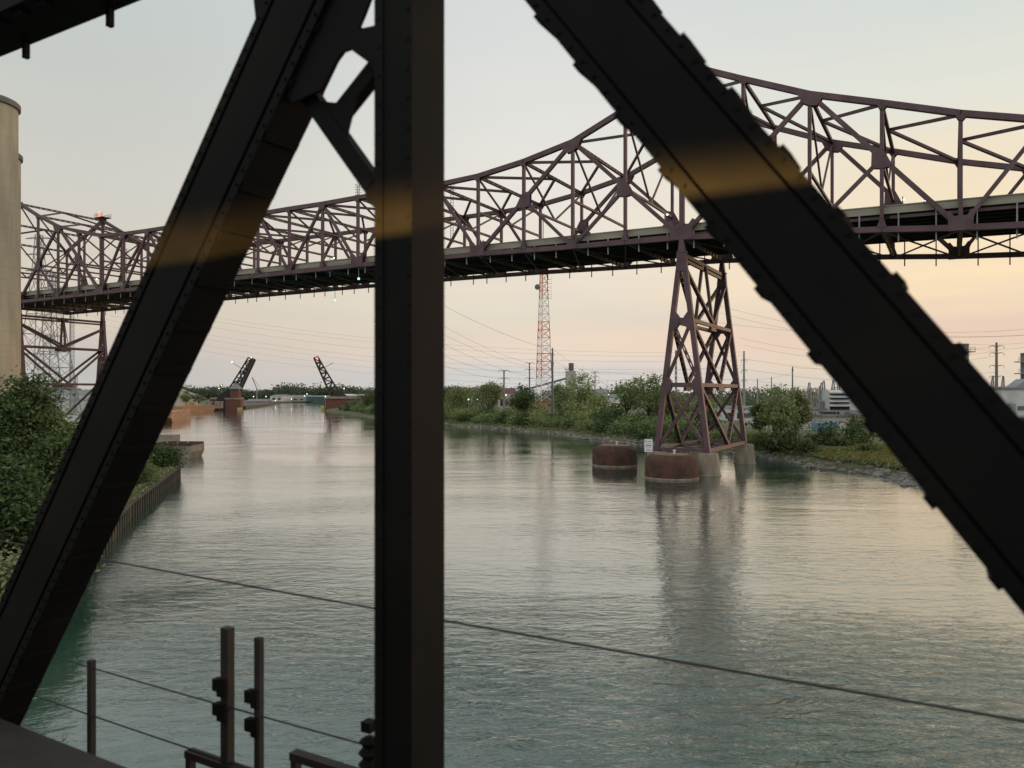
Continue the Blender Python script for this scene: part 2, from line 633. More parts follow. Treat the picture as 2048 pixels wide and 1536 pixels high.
TOP = {-9: 31.5, -8: 32.0, -7: 33, -6: 34.4, -5: 36.3, -4: 39.0, -3: 42.3, -2: 45.5, -1: 49.8, 0: 54.3, 1: 48.7, 2: 44.7, 3: 42.7, 4: 41.4, 5: 41.0,
       6: 41, 7: 41.1, 8: 41, 9: 41.1, 10: 41.1, 12: 41.4, 14: 41.5, 15: 41.7, 16: 42.3, 17: 44.3, 18: 46.9, 19: 51, 20: 55.7, 21: 51.5, 22: 47.5}
BOT = {-9: 20.5, -8: 20.8, -5: 22.6, -4: 23.1, -3: 23.9, -2: 24.6, -1: 25.2, 0: 25.75, 2: 26.1, 4: 26.6, 7: 26.95, 13: 27.0, 20: 26.9, 22: 26.8}
I0, I1 = -8, 22


def top(i):
    return interp(TOP, i)


def bot(i):
    return interp(BOT, i)


def decktop(i):
    return 28.15 + (.09 * i if i > 0 else .2 * i)


skyway = empty('truss_bridge', bp_(0, 0, -EYE))
tag(skyway, 'maroon steel through truss road bridge crossing high over the river', 'bridge')


def sp(mb, name, m, parent=skyway):
    return part(mb, name, m, parent)


def hull(pts):
    pts = sorted(set((round(a, 4), round(b, 4)) for a, b in pts))

    def half(ps):
        h = []
        for p in ps:
            while len(h) >= 2 and (h[-1][0] - h[-2][0]) * (p[1] - h[-2][1]) - (h[-1][1] - h[-2][1]) * (p[0] - h[-2][0]) <= 0:
                h.pop()
            h.append(p)
        return h
    a, c = half(pts), half(pts[::-1])
    return a[:-1] + c[:-1]


# web: (panel, level) pairs, level 't' top, 'b' bottom, 'm' middle of the long diagonal crossing that panel
WEB = []
LONG = [(0, 2), (4, 2), (0, -2), (-4, -2), (20, 18), (16, 18), (20, 22)]      # foot panel, head panel
MIDS = {}
for bfoot, thead in LONG:
    mid = (bfoot + thead) // 2
    MIDS[mid] = (bot(bfoot) + top(thead)) / 2
    WEB.append(((bfoot, bot(bfoot)), (thead, top(thead)), .62))
    WEB.append(((mid, MIDS[mid]), (thead, bot(thead)), .5))
for a, la, c, lc in ((4, 'b', 5, 't'), (5, 'b', 6, 't'), (6, 't', 7, 'b'), (7, 'b', 8, 't'), (8, 't', 9, 'b'), (9, 'b', 10, 't'), (10, 't', 11, 'b'),
                     (11, 'b', 12, 't'), (12, 't', 13, 'b'), (13, 'b', 14, 't'), (14, 't', 15, 'b'), (15, 't', 16, 'b'),
                     (-4, 'b', -5, 't'), (-5, 't', -6, 'b'), (-6, 'b', -7, 't'), (-7, 't', -8, 'b')):
    f = {'t': top, 'b': bot}
    WEB.append(((a, f[la](a)), (c, f[lc](c)), .5))

BIG_TOP = {0, 2, -2, 18, 20}
BIG_BOT = {0, 4, -4, 16, 20, 7, 13}
for w in (0, WID):
    mb = MB()
    for i in range(I0, I1):
        mb.beam(bp_(i, w, top(i)), bp_(i + 1, w, top(i + 1)), .80, .86, UP, .12)
    tch = sp(mb, 'top_chord', PURPLE)
    mb = MB()
    for i in range(I0, I1):
        mb.beam(bp_(i, w, bot(i)), bp_(i + 1, w, bot(i + 1)), .74, .82, UP, .1)
    bch = sp(mb, 'bottom_chord', PURPLE)
    for i in range(I0, I1 + 1):
        mb = MB()
        wd = .82 if i in (0, 20) else .52
        mb.beam(bp_(i, w, bot(i) + .38), bp_(i, w, top(i) - .38), .56, wd, D)
        sp(mb, 'vertical', PURPLE)
    for (a, ha), (c, hc), wd in WEB:
        mb = MB()
        mb.beam(bp_(a, w, ha), bp_(c, w, hc), .60 if wd > .55 else .52, wd + .04, D)
        sp(mb, 'diagonal', PURPLE)
    # gusset plates: sheared steel plates on both faces of every joint
    def plate(i, h, poly, parent, out=.43, slope=0.0):
        m_ = MB()
        for g in (-1, 1):
            m_.prism([bp_(i, w + g * out, h) + D * (x * .88) + UP * (y * .9 + slope * x * .88) for x, y in poly], N * (.03 * g))
        part(m_, 'gusset_plate', PURPLE, parent)
    feet = {}
    for (a, ha), (c, hc), wd in WEB:
        feet.setdefault((a, round(ha, 2)), 0)
        feet.setdefault((c, round(hc, 2)), 0)
    for i in range(I0, I1 + 1):
        sl = (top(min(i + 1, I1)) - top(max(i - 1, I0))) / ((min(i + 1, I1) - max(i - 1, I0)) * PL)
        if i in (0, 20):
            plate(i, top(i), [(-1.5, .2), (-.6, .55), (.6, .55), (1.5, .2), (1.3, -.9), (.5, -1.7), (-.5, -1.7), (-1.3, -.9)], tch)
        elif i in BIG_TOP:
            plate(i, top(i), [(-2.0, .44), (2.0, .44), (2.0, -.5), (1.25, -1.75), (.4, -1.95), (-.4, -1.95), (-1.25, -1.75), (-2.0, -.5)], tch, slope=sl)
        elif (i, round(top(i), 2)) in feet:
            plate(i, top(i), [(-1.25, .43), (1.25, .43), (1.2, -.5), (.65, -1.5), (-.65, -1.5), (-1.2, -.5)], tch, slope=sl)
        else:
            plate(i, top(i), [(-.85, -.3), (.85, -.3), (.3, -1.1), (-.3, -1.1)], tch, slope=sl)
        b0 = bot(i)
        if i in (0, 20):
            plate(i, b0, [(-2.1, -.42), (2.1, -.42), (2.3, .5), (2.0, 1.5), (2.75, 2.9), (2.1, 3.25), (1.15, 2.05), (.5, 1.9), (.45, 2.9), (-.45, 2.9), (-.5, 1.9), (-1.15, 2.05), (-2.1, 3.25), (-2.75, 2.9), (-2.0, 1.5), (-2.3, .5)], bch)
        elif i in BIG_BOT:
            plate(i, b0, [(-1.75, -.42), (1.75, -.42), (1.75, 1.5), (2.1, 2.35), (1.5, 2.7), (.9, 1.85), (-.9, 1.85), (-1.5, 2.7), (-2.1, 2.35), (-1.75, 1.5)], bch)
        elif i in (2, -2, 18, 22) or (i, round(b0, 2)) in feet:
            plate(i, b0, [(-1.15, -.4), (1.15, -.4), (1.05, .7), (1.5, 1.6), (1.05, 1.9), (.5, 1.25), (-.5, 1.25), (-1.05, 1.9), (-1.5, 1.6), (-1.05, .7)], bch)
        else:
            plate(i, b0, [(-.75, .3), (.75, .3), (.35, 1.5), (-.35, 1.5)], bch)
    for (bfoot, thead) in LONG:
        i = (bfoot + thead) // 2
        h = MIDS[i]
        v = Vector(((thead - bfoot) * PL, top(thead) - bot(bfoot))).normalized()
        p = Vector((v.x, -v.y))
        pts = []
        for q, r_ in ((v, 1.9), (-v, 1.9), (Vector(((thead - i) * PL, bot(thead) - h)).normalized(), 1.9), (Vector((0, -1)), 1.7), (Vector((0, 1)), 1.2)):
            for g in (-1, 1):
                pts.append((q.x * r_ - q.y * g * .33, q.y * r_ + q.x * g * .33))
        plate(i, h, hull(pts), tch, .34)

# bracing between the two trusses
for i in range(I0, I1 + 1):
    mb = MB()
    mb.laced(bp_(i, .4, top(i) - .1), bp_(i, WID - .4, top(i) - .1), .5, .55, UP, 1.6, .6)
    sp(mb, 'cross_strut', PURPLE_OLD)
    if top(i) - decktop(i) > 9:
        hs = decktop(i) + (6.0 if top(i) < 46 else 7.0)
        mb = MB()
        mb.beam(bp_(i, .3, hs), bp_(i, WID - .3, hs), .4, .42, UP)
        sp(mb, 'sway_strut', PURPLE_OLD)
        for w in (.3, WID - .3):
            mb = MB()
            mb.beam(bp_(i, w, top(i) - .5), bp_(i, WID / 2, hs), .3, .32, UP)
            sp(mb, 'sway_brace', PURPLE_OLD)
    j = i + 1 if 0 < i < 10 or i > 20 else (i - 1 if i <= 0 or 10 < i <= 20 else None)
    if i == 20:
        j = 19
    if j is not None and I0 <= j <= I1:
        for w in (.3, WID - .3):
            mb = MB()
            mb.beam(bp_(i, WID / 2, top(i) - .1), bp_(j, w, top(j) - .1), .42, .45, UP)
            sp(mb, 'top_lateral', PURPLE_OLD)
    if i < I1:
        for a, c in ((0, WID), (WID, 0)):
            mb = MB()
            mb.beam(bp_(i, a, bot(i) - .25), bp_(i + 1, c, bot(i + 1) - .25), .22, .2, UP)
            sp(mb, 'bottom_lateral', PURPLE_OLD)
# deck
mb = MB()
for i in range(I0, I1):
    a = [bp_(i, w, decktop(i) + z) for w, z in ((1.0, -1.25), (WID - 2.4, -1.25), (WID - 2.4, -.9), (1.0, -.9))]
    c = [bp_(i + 1, w, decktop(i + 1) + z) for w, z in ((1.0, -1.25), (WID - 2.4, -1.25), (WID - 2.4, -.9), (1.0, -.9))]
    mb.add(a + c, [(0, 1, 5, 4), (1, 2, 6, 5), (2, 3, 7, 6), (3, 0, 4, 7)])
deck = sp(mb, 'deck', DECKSTEEL)
for w in (.85, WID - 2.25):
    mb = MB()
    for i in range(I0, I1):
        mb.beam(bp_(i, w, decktop(i) - .62), bp_(i + 1, w, decktop(i + 1) - .62), .24, 1.24, UP)
        mb.beam(bp_(i, w - .16, decktop(i) - .10), bp_(i + 1, w - .16, decktop(i + 1) - .10), .14, .14, UP)
    sp(mb, 'parapet', PARAPET)
mb = MB()
for i in range(I0, I1):
    for k in range(9):
        w = 1.9 + k * (WID - 5.2) / 8
        mb.beam(bp_(i, w, decktop(i) - 1.5), bp_(i + 1, w, decktop(i + 1) - 1.5), .3, .52, UP)
sp(mb, 'stringer', DECKSTEEL)
mb = MB()
for i in range(I0, I1):
    mb.beam(bp_(i + .03, 1.15, decktop(i) - 1.72), bp_(i + .9, 1.15, decktop(i + .9) - 1.72), .2, .42, UP)
sp(mb, 'fascia_stringer', PURPLE_OLD)
for i in range(I0, I1 + 1):
    mb = MB()
    hb, ht = bot(i) - .1, decktop(i) - 2.0
    mb.beam(bp_(i, .3, (hb + ht) / 2), bp_(i, WID - .3, (hb + ht) / 2), .34, max(.7, ht - hb), UP)
    for k in range(12):
        w = 1.3 + k * (WID - 2.6) / 11
        for g in (-1, 1):
            mb.box(bp_(i, w, (hb + ht) / 2) + D * g * .25, .18, .1, max(.6, ht - hb) * .96, D, N, UP)
    sp(mb, 'floor_beam', STRINGER)
rng = random.Random(3)
for i in range(I0, I1):
    for f in (.28, .78):
        for w in (.45, WID - .45):
            k = i + f + rng.uniform(-.08, .08)
            mb = MB()
            mb.tube([bp_(k, w, decktop(k) - 1.3), bp_(k, w, bot(k) - 1.7)], .11, 6)
            sp(mb, 'drain_pipe', GALV if w < 5 else DECKSTEEL)  # far pipes coloured dark: their backlit silhouette put into the colour
for k, w in ((7, .2), (10, WID - .2)):
    mb = MB()
    mb.tube([bp_(k, w, bot(k) - .3), bp_(k, w, bot(k) - 2.6)], .07, 6)
    lamp = sp(mb, 'navigation_light', GALV)
    lb = MB()
    lb.lathe(bp_(k, w, bot(k) - 3.0), [(.1, 0), (.22, .1), (.22, .3), (.1, .4)], 10)
    part(lb, 'lens', LAMPG, lamp)
# bright roadway glints seen through the web, added as glowing heads on posts
for k, w in ((-3.2, 15), (-3.5, 17), (.6, 9), (12.5, 12), (15.4, 14), (18.2, 11), (9.3, 16)):
    mb = MB()
    p = bp_(k, w, decktop(k) - .9)
    mb.tube([p, p + Vector((0, 0, 5.2)), p + Vector((0, 0, 5.2)) + N * 1.4], .09, 6)
    lamp = sp(mb, 'roadway_glint', GREYST)
    lb = MB()
    lb.lathe(p + N * 1.4 + Vector((0, 0, 4.9)), [(.08, 0), (.2, .08), (.2, .2), (.08, .26)], 10)
    part(lb, 'lamp_head', LAMPW, lamp)
# inspection platform and beacon on the far peak
pk = bp_(20, WID, top(20) + .5)
mb = MB()
mb.box(pk + UP * .3, 4.2, 3.2, .18, D, N, UP)
for a in (-2, -1, 0, 1, 2):
    for c in (-1.5, 1.5):
        mb.tube([pk + D * a + N * c + UP * .3, pk + D * a + N * c + UP * 1.5], .06, 5)
for c in (-1.5, 1.5):
    mb.tube([pk - D * 2 + N * c + UP * 1.5, pk + D * 2 + N * c + UP * 1.5], .06, 5)
    mb.tube([pk - D * 2 + N * c + UP * .9, pk + D * 2 + N * c + UP * .9], .06, 5)
plat = sp(mb, 'maintenance_platform', PURPLE_OLD)
mb = MB()
mb.lathe(pk + D * 1.8 + UP * .4, [(.12, 0), (.12, 1.2), (.3, 1.3), (.3, 1.9), (.1, 2.1)], 10)
part(mb, 'beacon', LAMPR, plat)
# caged ladders up the near side
for i, hb, ht in ((7, 27.6, 44.2), (4.6, 29.5, 41.6), (15, 28, 38)):
    mb = MB()
    for g in (-.3, .3):
        mb.tube([bp_(i, 1.2, hb) + D * (g + .9), bp_(i, 1.2, ht) + D * (g + .9)], .05, 5)
    z = hb
    while z < ht:
        mb.beam(bp_(i, 1.2, z) + D * .6, bp_(i, 1.2, z) + D * 1.2, .05, .06, UP)
        z += .5
    z = ht - 2.2
    while z < ht:
        for g in (.45, 1.35):
            mb.beam(bp_(i, .6, z) + D * g, bp_(i, 1.8, z) + D * g, .05, .06, UP)
        mb.beam(bp_(i, .6, z) + D * .45, bp_(i, .6, z) + D * 1.35, .05, .06, UP)
        z += .55
    sp(mb, 'ladder', DECKSTEEL)


def pier(i0, s1, s2, base, foot_z, foot):
    """trestle pier under panel i0: heights over eye level"""
    c = lambda s, w, h: bp_(i0, w, h) + D * s
    tower = MB()
    # capital blocks under both trusses double as the part mesh that parents the rest
    tower.beam(c(0, .6, 22.2), c(0, WID - .6, 22.2), .4, .5, UP)
    for w in (0, WID):
        tower.prism([c(s, w - .45, h) for s, h in ((-.35, bot(i0) - .4), (.35, bot(i0) - .4), (.6, 23.4), (-.6, 23.4))], N * .9)
        tower.box(c(0, w, 23.3), 1.7, 1.1, .16, D, N, UP)
        tower.prism([c(s, w - .48, h) for s, h in ((-.72, 23.2), (.72, 23.2), (.95, 20.2), (-.95, 20.2))], N * .96)
    tw = sp(tower, 'pier', PURPLE)
    topS, botS = .55, 4.3

    def off(h):
        return topS + (botS - topS) * (20.6 - h) / (20.6 - base)
    for w in (0, WID):
        for g in (-1, 1):
            mb = MB()
            mb.beam(c(g * topS, w, 20.6), c(g * off(base), w, base), .85, .8, D, .1)
            part(mb, 'pier_leg', PURPLE, tw)
        for h, hh in ((s1, .9), (s2, .75), (base + .35, .5)):
            mb = MB()
            mb.beam(c(-off(h), w, h), c(off(h), w, h), .6, hh, UP)
            if h > base + 1:
                for g in (-1, 1):
                    o_ = off(h)
                    mb.prism([c(g * x, w - .48, h + y) for x, y in ((o_ - 1.2, -.55), (o_ - .5, -1.6), (o_ + .45, -1.6), (o_ + .2, 1.5), (o_ - .5, 1.5), (o_ - 1.2, .55))], N * .96)
            part(mb, 'pier_strut', PURPLE, tw)
        for a, b_ in ((s1, s2), (s2, base + .4)):
            for g in (-1, 1):
                mb = MB()
                fn = mb.laced if g > 0 and w == 0 else mb.beam
                fn(c(g * off(a), w, a), c(-g * off(b_), w, b_), .42, .5, D)
                part(mb, 'pier_brace', PURPLE_OLD, tw)
    mid = WID / 2
    for h in (23.0, s1, s2):
        for g in ((-1, 1) if h < 22 else (0,)):
            mb = MB()
            o_ = g * off(h) if g else 0
            mb.beam(c(o_, .4, h), c(o_, WID - .4, h), .5, .62, UP)
            mb.box(c(o_, mid, h - .5), 3.2, .5, .9, N, D, UP)
            part(mb, 'pier_strut', PURPLE_OLD, tw)
    for g in (-1, 1):
        hgt_ = [(20.8, s1), (s1, s2), (s2, base + .3)]
        for (a, b_) in hgt_:
            for w in (0.2, WID - .2):
                mb = MB()
                mb.laced(c(g * off(a), w, a - .2), c(g * off(b_), mid, b_ + .4), .5, .62, D, 1.25, .55)
                part(mb, 'pier_brace', PURPLE_OLD, tw)
        mb = MB()
        mb.beam(c(g * .3, mid, 22.8), c(g * off(s1), mid, s1), .5, .5, D)
        part(mb, 'pier_brace', PURPLE_OLD, tw)
        mb = MB()
        mb.beam(c(g * off(base), 0, base + .3), c(g * off(base), WID, base + .3), .5, .6, UP)
        part(mb, 'pier_strut', PURPLE_OLD, tw)
        for a, b_ in ((0, mid), (mid, WID)):
            mb = MB()
            mb.beam(c(off(base) * g, a, base + .2), c(-off(base) * g, b_, base + .2), .35, .35, UP)
            part(mb, 'pier_brace', PURPLE_OLD, tw)
    if foot:
        for w in (0, WID):
            for g in (-1, 1):
                mb = MB()
                p = c(g * off(base), w, 0)
                p.z = 0
                zt = base + EYE - .05
                mb.lathe(p, [(2.12, -1.5), (2.12, .15), (2.0, .2), (1.62, zt - .2), (1.5, zt)], 28)
                part(mb, 'footing', CONC2, tw, smooth=True)
    return tw


pier(0, 12.1, 1.5, -9.5, 0, True)
pier(20, 14.0, 3.0, -10.5, 0, True)

# ------------------------------------------------------------------ protection cells and sign at the right pier


def cell(cx, cy, label):
    mb = MB()
    R, H = 4.12, 3.75
    n = 120
    rr_ = random.Random(cx)
    rings = [(R, -1.5), (R, .34), (R, 1.4), (R - .03, H - 1.1), (R - .12, H - .75), (R - .34, H - .42), (R - .66, H - .18), (R - 1.05, H - .06), (R - 1.3, H)]
    mb.lathe((0, 0, 0), rings, n)
    for q, v in enumerate(mb.v):
        k = q % n
        f = 1 - (.018 if k % 3 == 0 and v[2] < H - .5 else 0) + .006 * math.sin(k * .35 + cx)
        mb.v[q] = (cx + v[0] * f, cy + v[1] * f, v[2])
    ob = mb.build('mooring_cell', RUST, smooth=True, base=(cx, cy, 0))
    tag(ob, label, 'pier guard', 'round rusty pier guards')
    wl = MB()
    wl.lathe((cx, cy, 0), [(R + .02, -.3), (R + .09, -.2), (R + .09, .2), (R + .02, .26)], 60)
    part(wl, 'waterline_band', CONC2, ob, smooth=True)
    tp = MB()
    tp.lathe((cx, cy, 0), [(R - 1.35, H - .3), (R - 1.35, H + .01), (R - 1.5, H + .05)], 40)
    part(tp, 'gravel_top', RUSTTOP, ob)
    bo = MB()
    bo.lathe((cx + .3, cy - .6, H), [(.16, 0), (.16, .5), (.26, .55), (.26, .68), (.1, .74)], 12)
    part(bo, 'bollard', WHITE, ob, smooth=True)
    return ob


cell(25.1, 121.0, 'round rusty pier guard nearest the water, in front of the bridge pier feet')
cell(19.0, 142.2, 'round rusty pier guard standing alone to the left, with its top in shade')
sg = empty('warning_sign', (22.4, 126.2, 4.0))
tag(sg, 'small white warning sign with grey markings beside the bridge pier foot', 'sign')
c0 = Vector((22.4, 126.2, 0))
mb = MB()
for g in (-.45, .45):
    mb.tube([c0 + Vector((g, .12, 3.2)), c0 + Vector((g, .12, 5.4))], .06, 6)
part(mb, 'post', GALV, sg)
mb = MB()
mb.box(c0 + Vector((0, 0, 4.75)), 1.34, .06, 2.1)
bd = part(mb, 'board', mat('sign_white', (.86, .86, .85)), sg)
mb = MB()
for z, L in ((5.42, .5), (4.0, 1.05)):
    mb.box(c0 + Vector((.2 if z > 5 else .05, -.035, z)), L, .012, .11)
mb.box(c0 + Vector((-.42, -.035, 5.44)), .42, .012, .11)
mb.box(c0 + Vector((0, -.035, 4.72)), .62, .012, .16)
for k in range(20):
    a, b_ = 2 * math.pi * k / 20, 2 * math.pi * (k + 1) / 20
    mb.beam(c0 + Vector((.38 * math.cos(a), -.035, 4.72 + .38 * math.sin(a))), c0 + Vector((.38 * math.cos(b_), -.035, 4.72 + .38 * math.sin(b_))), .012, .05, (0, 0, 1))
part(mb, 'marking', mat('sign_grey', (.22, .23, .23)), sg)
# rough timber fender between cells
mb = MB()
mb.tube([(20.9, 138.2, 3.2), (24.0, 129.5, 3.3)], .16, 6)
tag(mb.build('fender_rail', DECKSTEEL), 'dark steel rail linking the far pier guard to the pier foot', 'rail')

# ------------------------------------------------------------------ railway truss in the foreground (seen from the train)
RB = Vector((-.862, 6.5, EYE))
RD = Vector((.8685, -.4957, 0))
RN = Vector((.4957, .8685, 0))


def rp(tt, h, off=0.0):
    return RB + RD * tt + RN * off + UP * h


def rt(x, y, off=0.0):
    k = (x - CX) / FPX
    b_ = RB + RN * off
    tt = (k * b_.y - b_.x) / (RD.x - k * RD.y)
    return rp(tt, (HY - y) / FPX * (b_.y + tt * RD.y), off)


rail = empty('railway_truss', (RB.x, RB.y, EYE - 4.5))
tag(rail, 'dark riveted steel railway truss close in front, its post and diagonals crossing the view', 'bridge')
DEP = .45


def plated(mb, a, b_, width, fl=.1, pitch=.55, lacing=True):
    """riveted built-up member between (t,h) points a and b: two web channels, cover plates, tie plates, rivet heads"""
    pa, pb = rp(*a), rp(*b_)
    d = (pb - pa)
    L = d.length
    d.normalize()
    s = RN.cross(d).normalized()
    mid = (pa + pb) / 2 + RN * (DEP / 2)
    # inner and outer web faces set in from the flanges
    mb.box(mid, L, width * .86, DEP * .8, d, s, RN)
    for g in (-1, 1):
        mb.box(mid + s * g * (width / 2 - fl / 2), L, fl, DEP, d, s, RN)
    n = int(L / pitch)
    for k in range(n + 1):
        q = pa + d * (L * k / n)
        # tie plates standing proud on the flange edges
        for g in (-1, 1):
            mb.box(q + d * (.04 * g) + s * g * (width / 2 + .011) + RN * (DEP / 2), .085, .036, DEP * .9, d, s, RN)
    # cover plate with two rows of rivet heads on the face turned to the track
    mb.box(mid - RN * (DEP / 2 - .02), L, width * .62, .04, d, s, RN)
    n = int(L / .16)
    for k in range(n):
        q = pa + d * (L * (k + .5) / n)
        for e in (-.44, .44):
            mb.box(q + s * (e * width) - RN * (.012 if abs(e) > .3 else .006), .022, .022, .02, d, s, RN)


TOPH = 4.86
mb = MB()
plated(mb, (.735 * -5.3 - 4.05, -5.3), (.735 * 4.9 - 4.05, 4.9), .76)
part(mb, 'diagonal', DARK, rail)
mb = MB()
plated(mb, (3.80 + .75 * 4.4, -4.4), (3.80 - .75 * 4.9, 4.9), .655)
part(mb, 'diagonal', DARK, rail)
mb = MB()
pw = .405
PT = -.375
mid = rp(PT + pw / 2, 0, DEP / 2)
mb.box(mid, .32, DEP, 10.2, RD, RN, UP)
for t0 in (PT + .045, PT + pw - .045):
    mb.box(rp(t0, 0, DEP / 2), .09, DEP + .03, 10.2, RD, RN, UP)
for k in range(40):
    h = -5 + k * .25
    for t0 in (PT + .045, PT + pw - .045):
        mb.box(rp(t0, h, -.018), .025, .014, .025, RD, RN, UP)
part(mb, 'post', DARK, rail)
# top chord and bottom chord
mb = MB()
mb.box(rp(-2, 5.39, DEP / 2), 22, DEP, 1.34, RD, RN, UP)
mb.box(rp(-2, 4.74, DEP / 2), 22, DEP + .24, .06, RD, RN, UP)
for k in range(44):
    mb.box(rp(-13 + k * .5, 4.69, .03), .22, .12, .05, RD, RN, UP)
for x, y in ((52, 100), (220, 35)):
    p = rt(x, y, .5)
    mb.box(p + UP * .05, .07, .07, .32, RD, RN, UP)
part(mb, 'top_chord', DARK, rail)
mb = MB()
mb.box(rp(-2, -4.75, -.38), 24, DEP + .2, 1.3, RD, RN, UP)
mb.box(rp(-2, -4.11, -.38), 24, DEP + .3, .05, RD, RN, UP)
part(mb, 'bottom_chord', DARK2, rail)
# gusset at the top joint
GO = .12


def rpoly(pts, off, th):
    m_ = MB()
    m_.prism([rt(x, y, off) for x, y in pts], RN * th)
    return m_


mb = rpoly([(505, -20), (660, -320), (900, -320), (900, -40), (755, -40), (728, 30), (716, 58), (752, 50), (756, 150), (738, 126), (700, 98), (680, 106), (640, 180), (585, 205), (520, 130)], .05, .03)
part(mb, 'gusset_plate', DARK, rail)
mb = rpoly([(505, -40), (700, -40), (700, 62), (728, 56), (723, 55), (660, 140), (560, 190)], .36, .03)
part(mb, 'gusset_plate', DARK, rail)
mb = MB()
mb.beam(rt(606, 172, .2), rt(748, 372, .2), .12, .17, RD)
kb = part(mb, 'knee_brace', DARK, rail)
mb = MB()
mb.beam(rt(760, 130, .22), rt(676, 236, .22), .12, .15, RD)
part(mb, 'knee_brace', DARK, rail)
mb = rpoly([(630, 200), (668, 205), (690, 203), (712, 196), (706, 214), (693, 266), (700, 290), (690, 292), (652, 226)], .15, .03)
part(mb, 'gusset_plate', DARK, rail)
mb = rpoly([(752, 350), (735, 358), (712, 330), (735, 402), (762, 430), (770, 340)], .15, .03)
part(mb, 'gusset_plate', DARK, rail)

# added spot lamp casts the amber band; unseen train side cuts its lower edge
car = MB()
car.box(rp(2.5, -1.25, -4.95), 16, .06, 1.9, RD, RN, UP)
car.box(rp(2.5, -.315, -4.95), 16, .10, .03, RD, RN, UP)
tag(car.build('train_side_baffle', mat('train_aluminium', (.35, .35, .36), rough=.4)), 'unseen train car side added to cut the amber light at its sill', 'train car')
band_spot_d = bpy.data.lights.new('amber_band_spot', 'SPOT')  # unseen lamp standing in for the train's lit interior
band_spot_d.energy = 14000
band_spot_d.color = (1.0, .56, .13)
band_spot_d.spot_size = math.radians(120)
band_spot_d.spot_blend = .75
band_spot_d.shadow_soft_size = .008
band_spot = bpy.data.objects.new('amber_band_spot', band_spot_d)
band_spot.location = rp(1.2, -.55, -5.75)
band_spot.rotation_euler = (rp(.55, 1.25, 0) - rp(1.2, -.55, -5.75)).to_track_quat('-Z', 'Y').to_euler()
band_spot.scale = (1, .056, 1)
COL.objects.link(band_spot)

# walkway railing outside the truss
OFF = 2.0
wk = empty('walkway_railing', rp(-5, -6.2, OFF))
tag(wk, 'rusty walkway railing posts and brown rails outside the railway truss, low at left', 'railing')


def rail_post(x, y0, w, br, cap=True):
    m_ = MB()
    p = rt(x, y0, OFF)
    bot_ = p.copy()
    bot_.z = EYE - 6.3
    m_.box((p + bot_) / 2, w, w * .8, (p - bot_).length, RD, RN, UP)
    o = part(m_, 'post', DARK2, wk)
    for yb in br:
        q = rt(x, yb, OFF)
        m2 = MB()
        m2.box(q - RD * (w / 2 + .07) - RN * .02, .16, .11, .16, RD, RN, UP)
        m2.box(q - RN * (w * .4 + .03), w * 1.2, .05, .24, RD, RN, UP)
        part(m2, 'bracket', DARK, o)
    return o


rail_post(455, 1255, .145, (1372, 1421))
rail_post(518, 1275, .10, (1395, 1452))
rail_post(183, 1320, .105, ())
mb = MB()
mb.beam(rp(-5.45, -5.1, OFF), rp(-3.2, -5.1, OFF), .14, .1, UP)
mb.beam(rp(-3.4, -4.65, OFF), rp(-1.2, -4.65, OFF), .14, .1, UP)
for tt, h in ((-5.4, -5.1), (-3.35, -4.65), (-1.3, -4.65)):
    mb.beam(rp(tt, h, OFF), rp(tt, -6.3, OFF), .1, .1, RD)
part(mb, 'top_rail', DARK2, wk)
mb = MB()
mb.box(rp(-4, -6.35, OFF - .6), 26, 1.6, .12, RD, RN, UP)
for k in range(9):
    mb.box(rp(-16 + k * 3, -6.0, OFF / 2 - .2), .2, OFF, .5, RD, RN, UP)
part(mb, 'walkway', DARK2, wk)
for h, t0, t1, lab in ((-2.53, -14, 9, 'long black wire rope crossing the whole view above the river'),
                       (-4.25, -14, -1.9, 'black wire rope at lower left passing the railing post tops'),
                       (-5.0, -14, -2.5, 'lowest black wire rope at lower left')):
    mb = MB()
    pts = []
    for k in range(25):
        f = k / 24
        pts.append(rp(t0 + (t1 - t0) * f, h - .05 * 4 * f * (1 - f), OFF))
    mb.tube(pts, .013, 6)
    tag(mb.build('wire_rope', BLACKM), lab, 'cable', 'wire ropes along the railway bridge')
# insulator cluster where the second rope meets the post
mb = MB()
q = rt(738, 1498, OFF)
mb.lathe(q - UP * .35, [(.05, 0), (.12, .05), (.07, .1), (.13, .17), (.07, .24), (.13, .31), (.07, .38), (.12, .45), (.05, .5)], 12)
mb.box(q + UP * .28, .14, .14, .12, RD, RN, UP)
mb.beam(q - UP * .4, q - UP * 2.2, .12, .12, RD)
tag(mb.build('insulator', DARK), 'dark ribbed insulator on a stub beside the foot of the centre post', 'insulator')

# ------------------------------------------------------------------ foliage
NPR = np.random.default_rng(11)


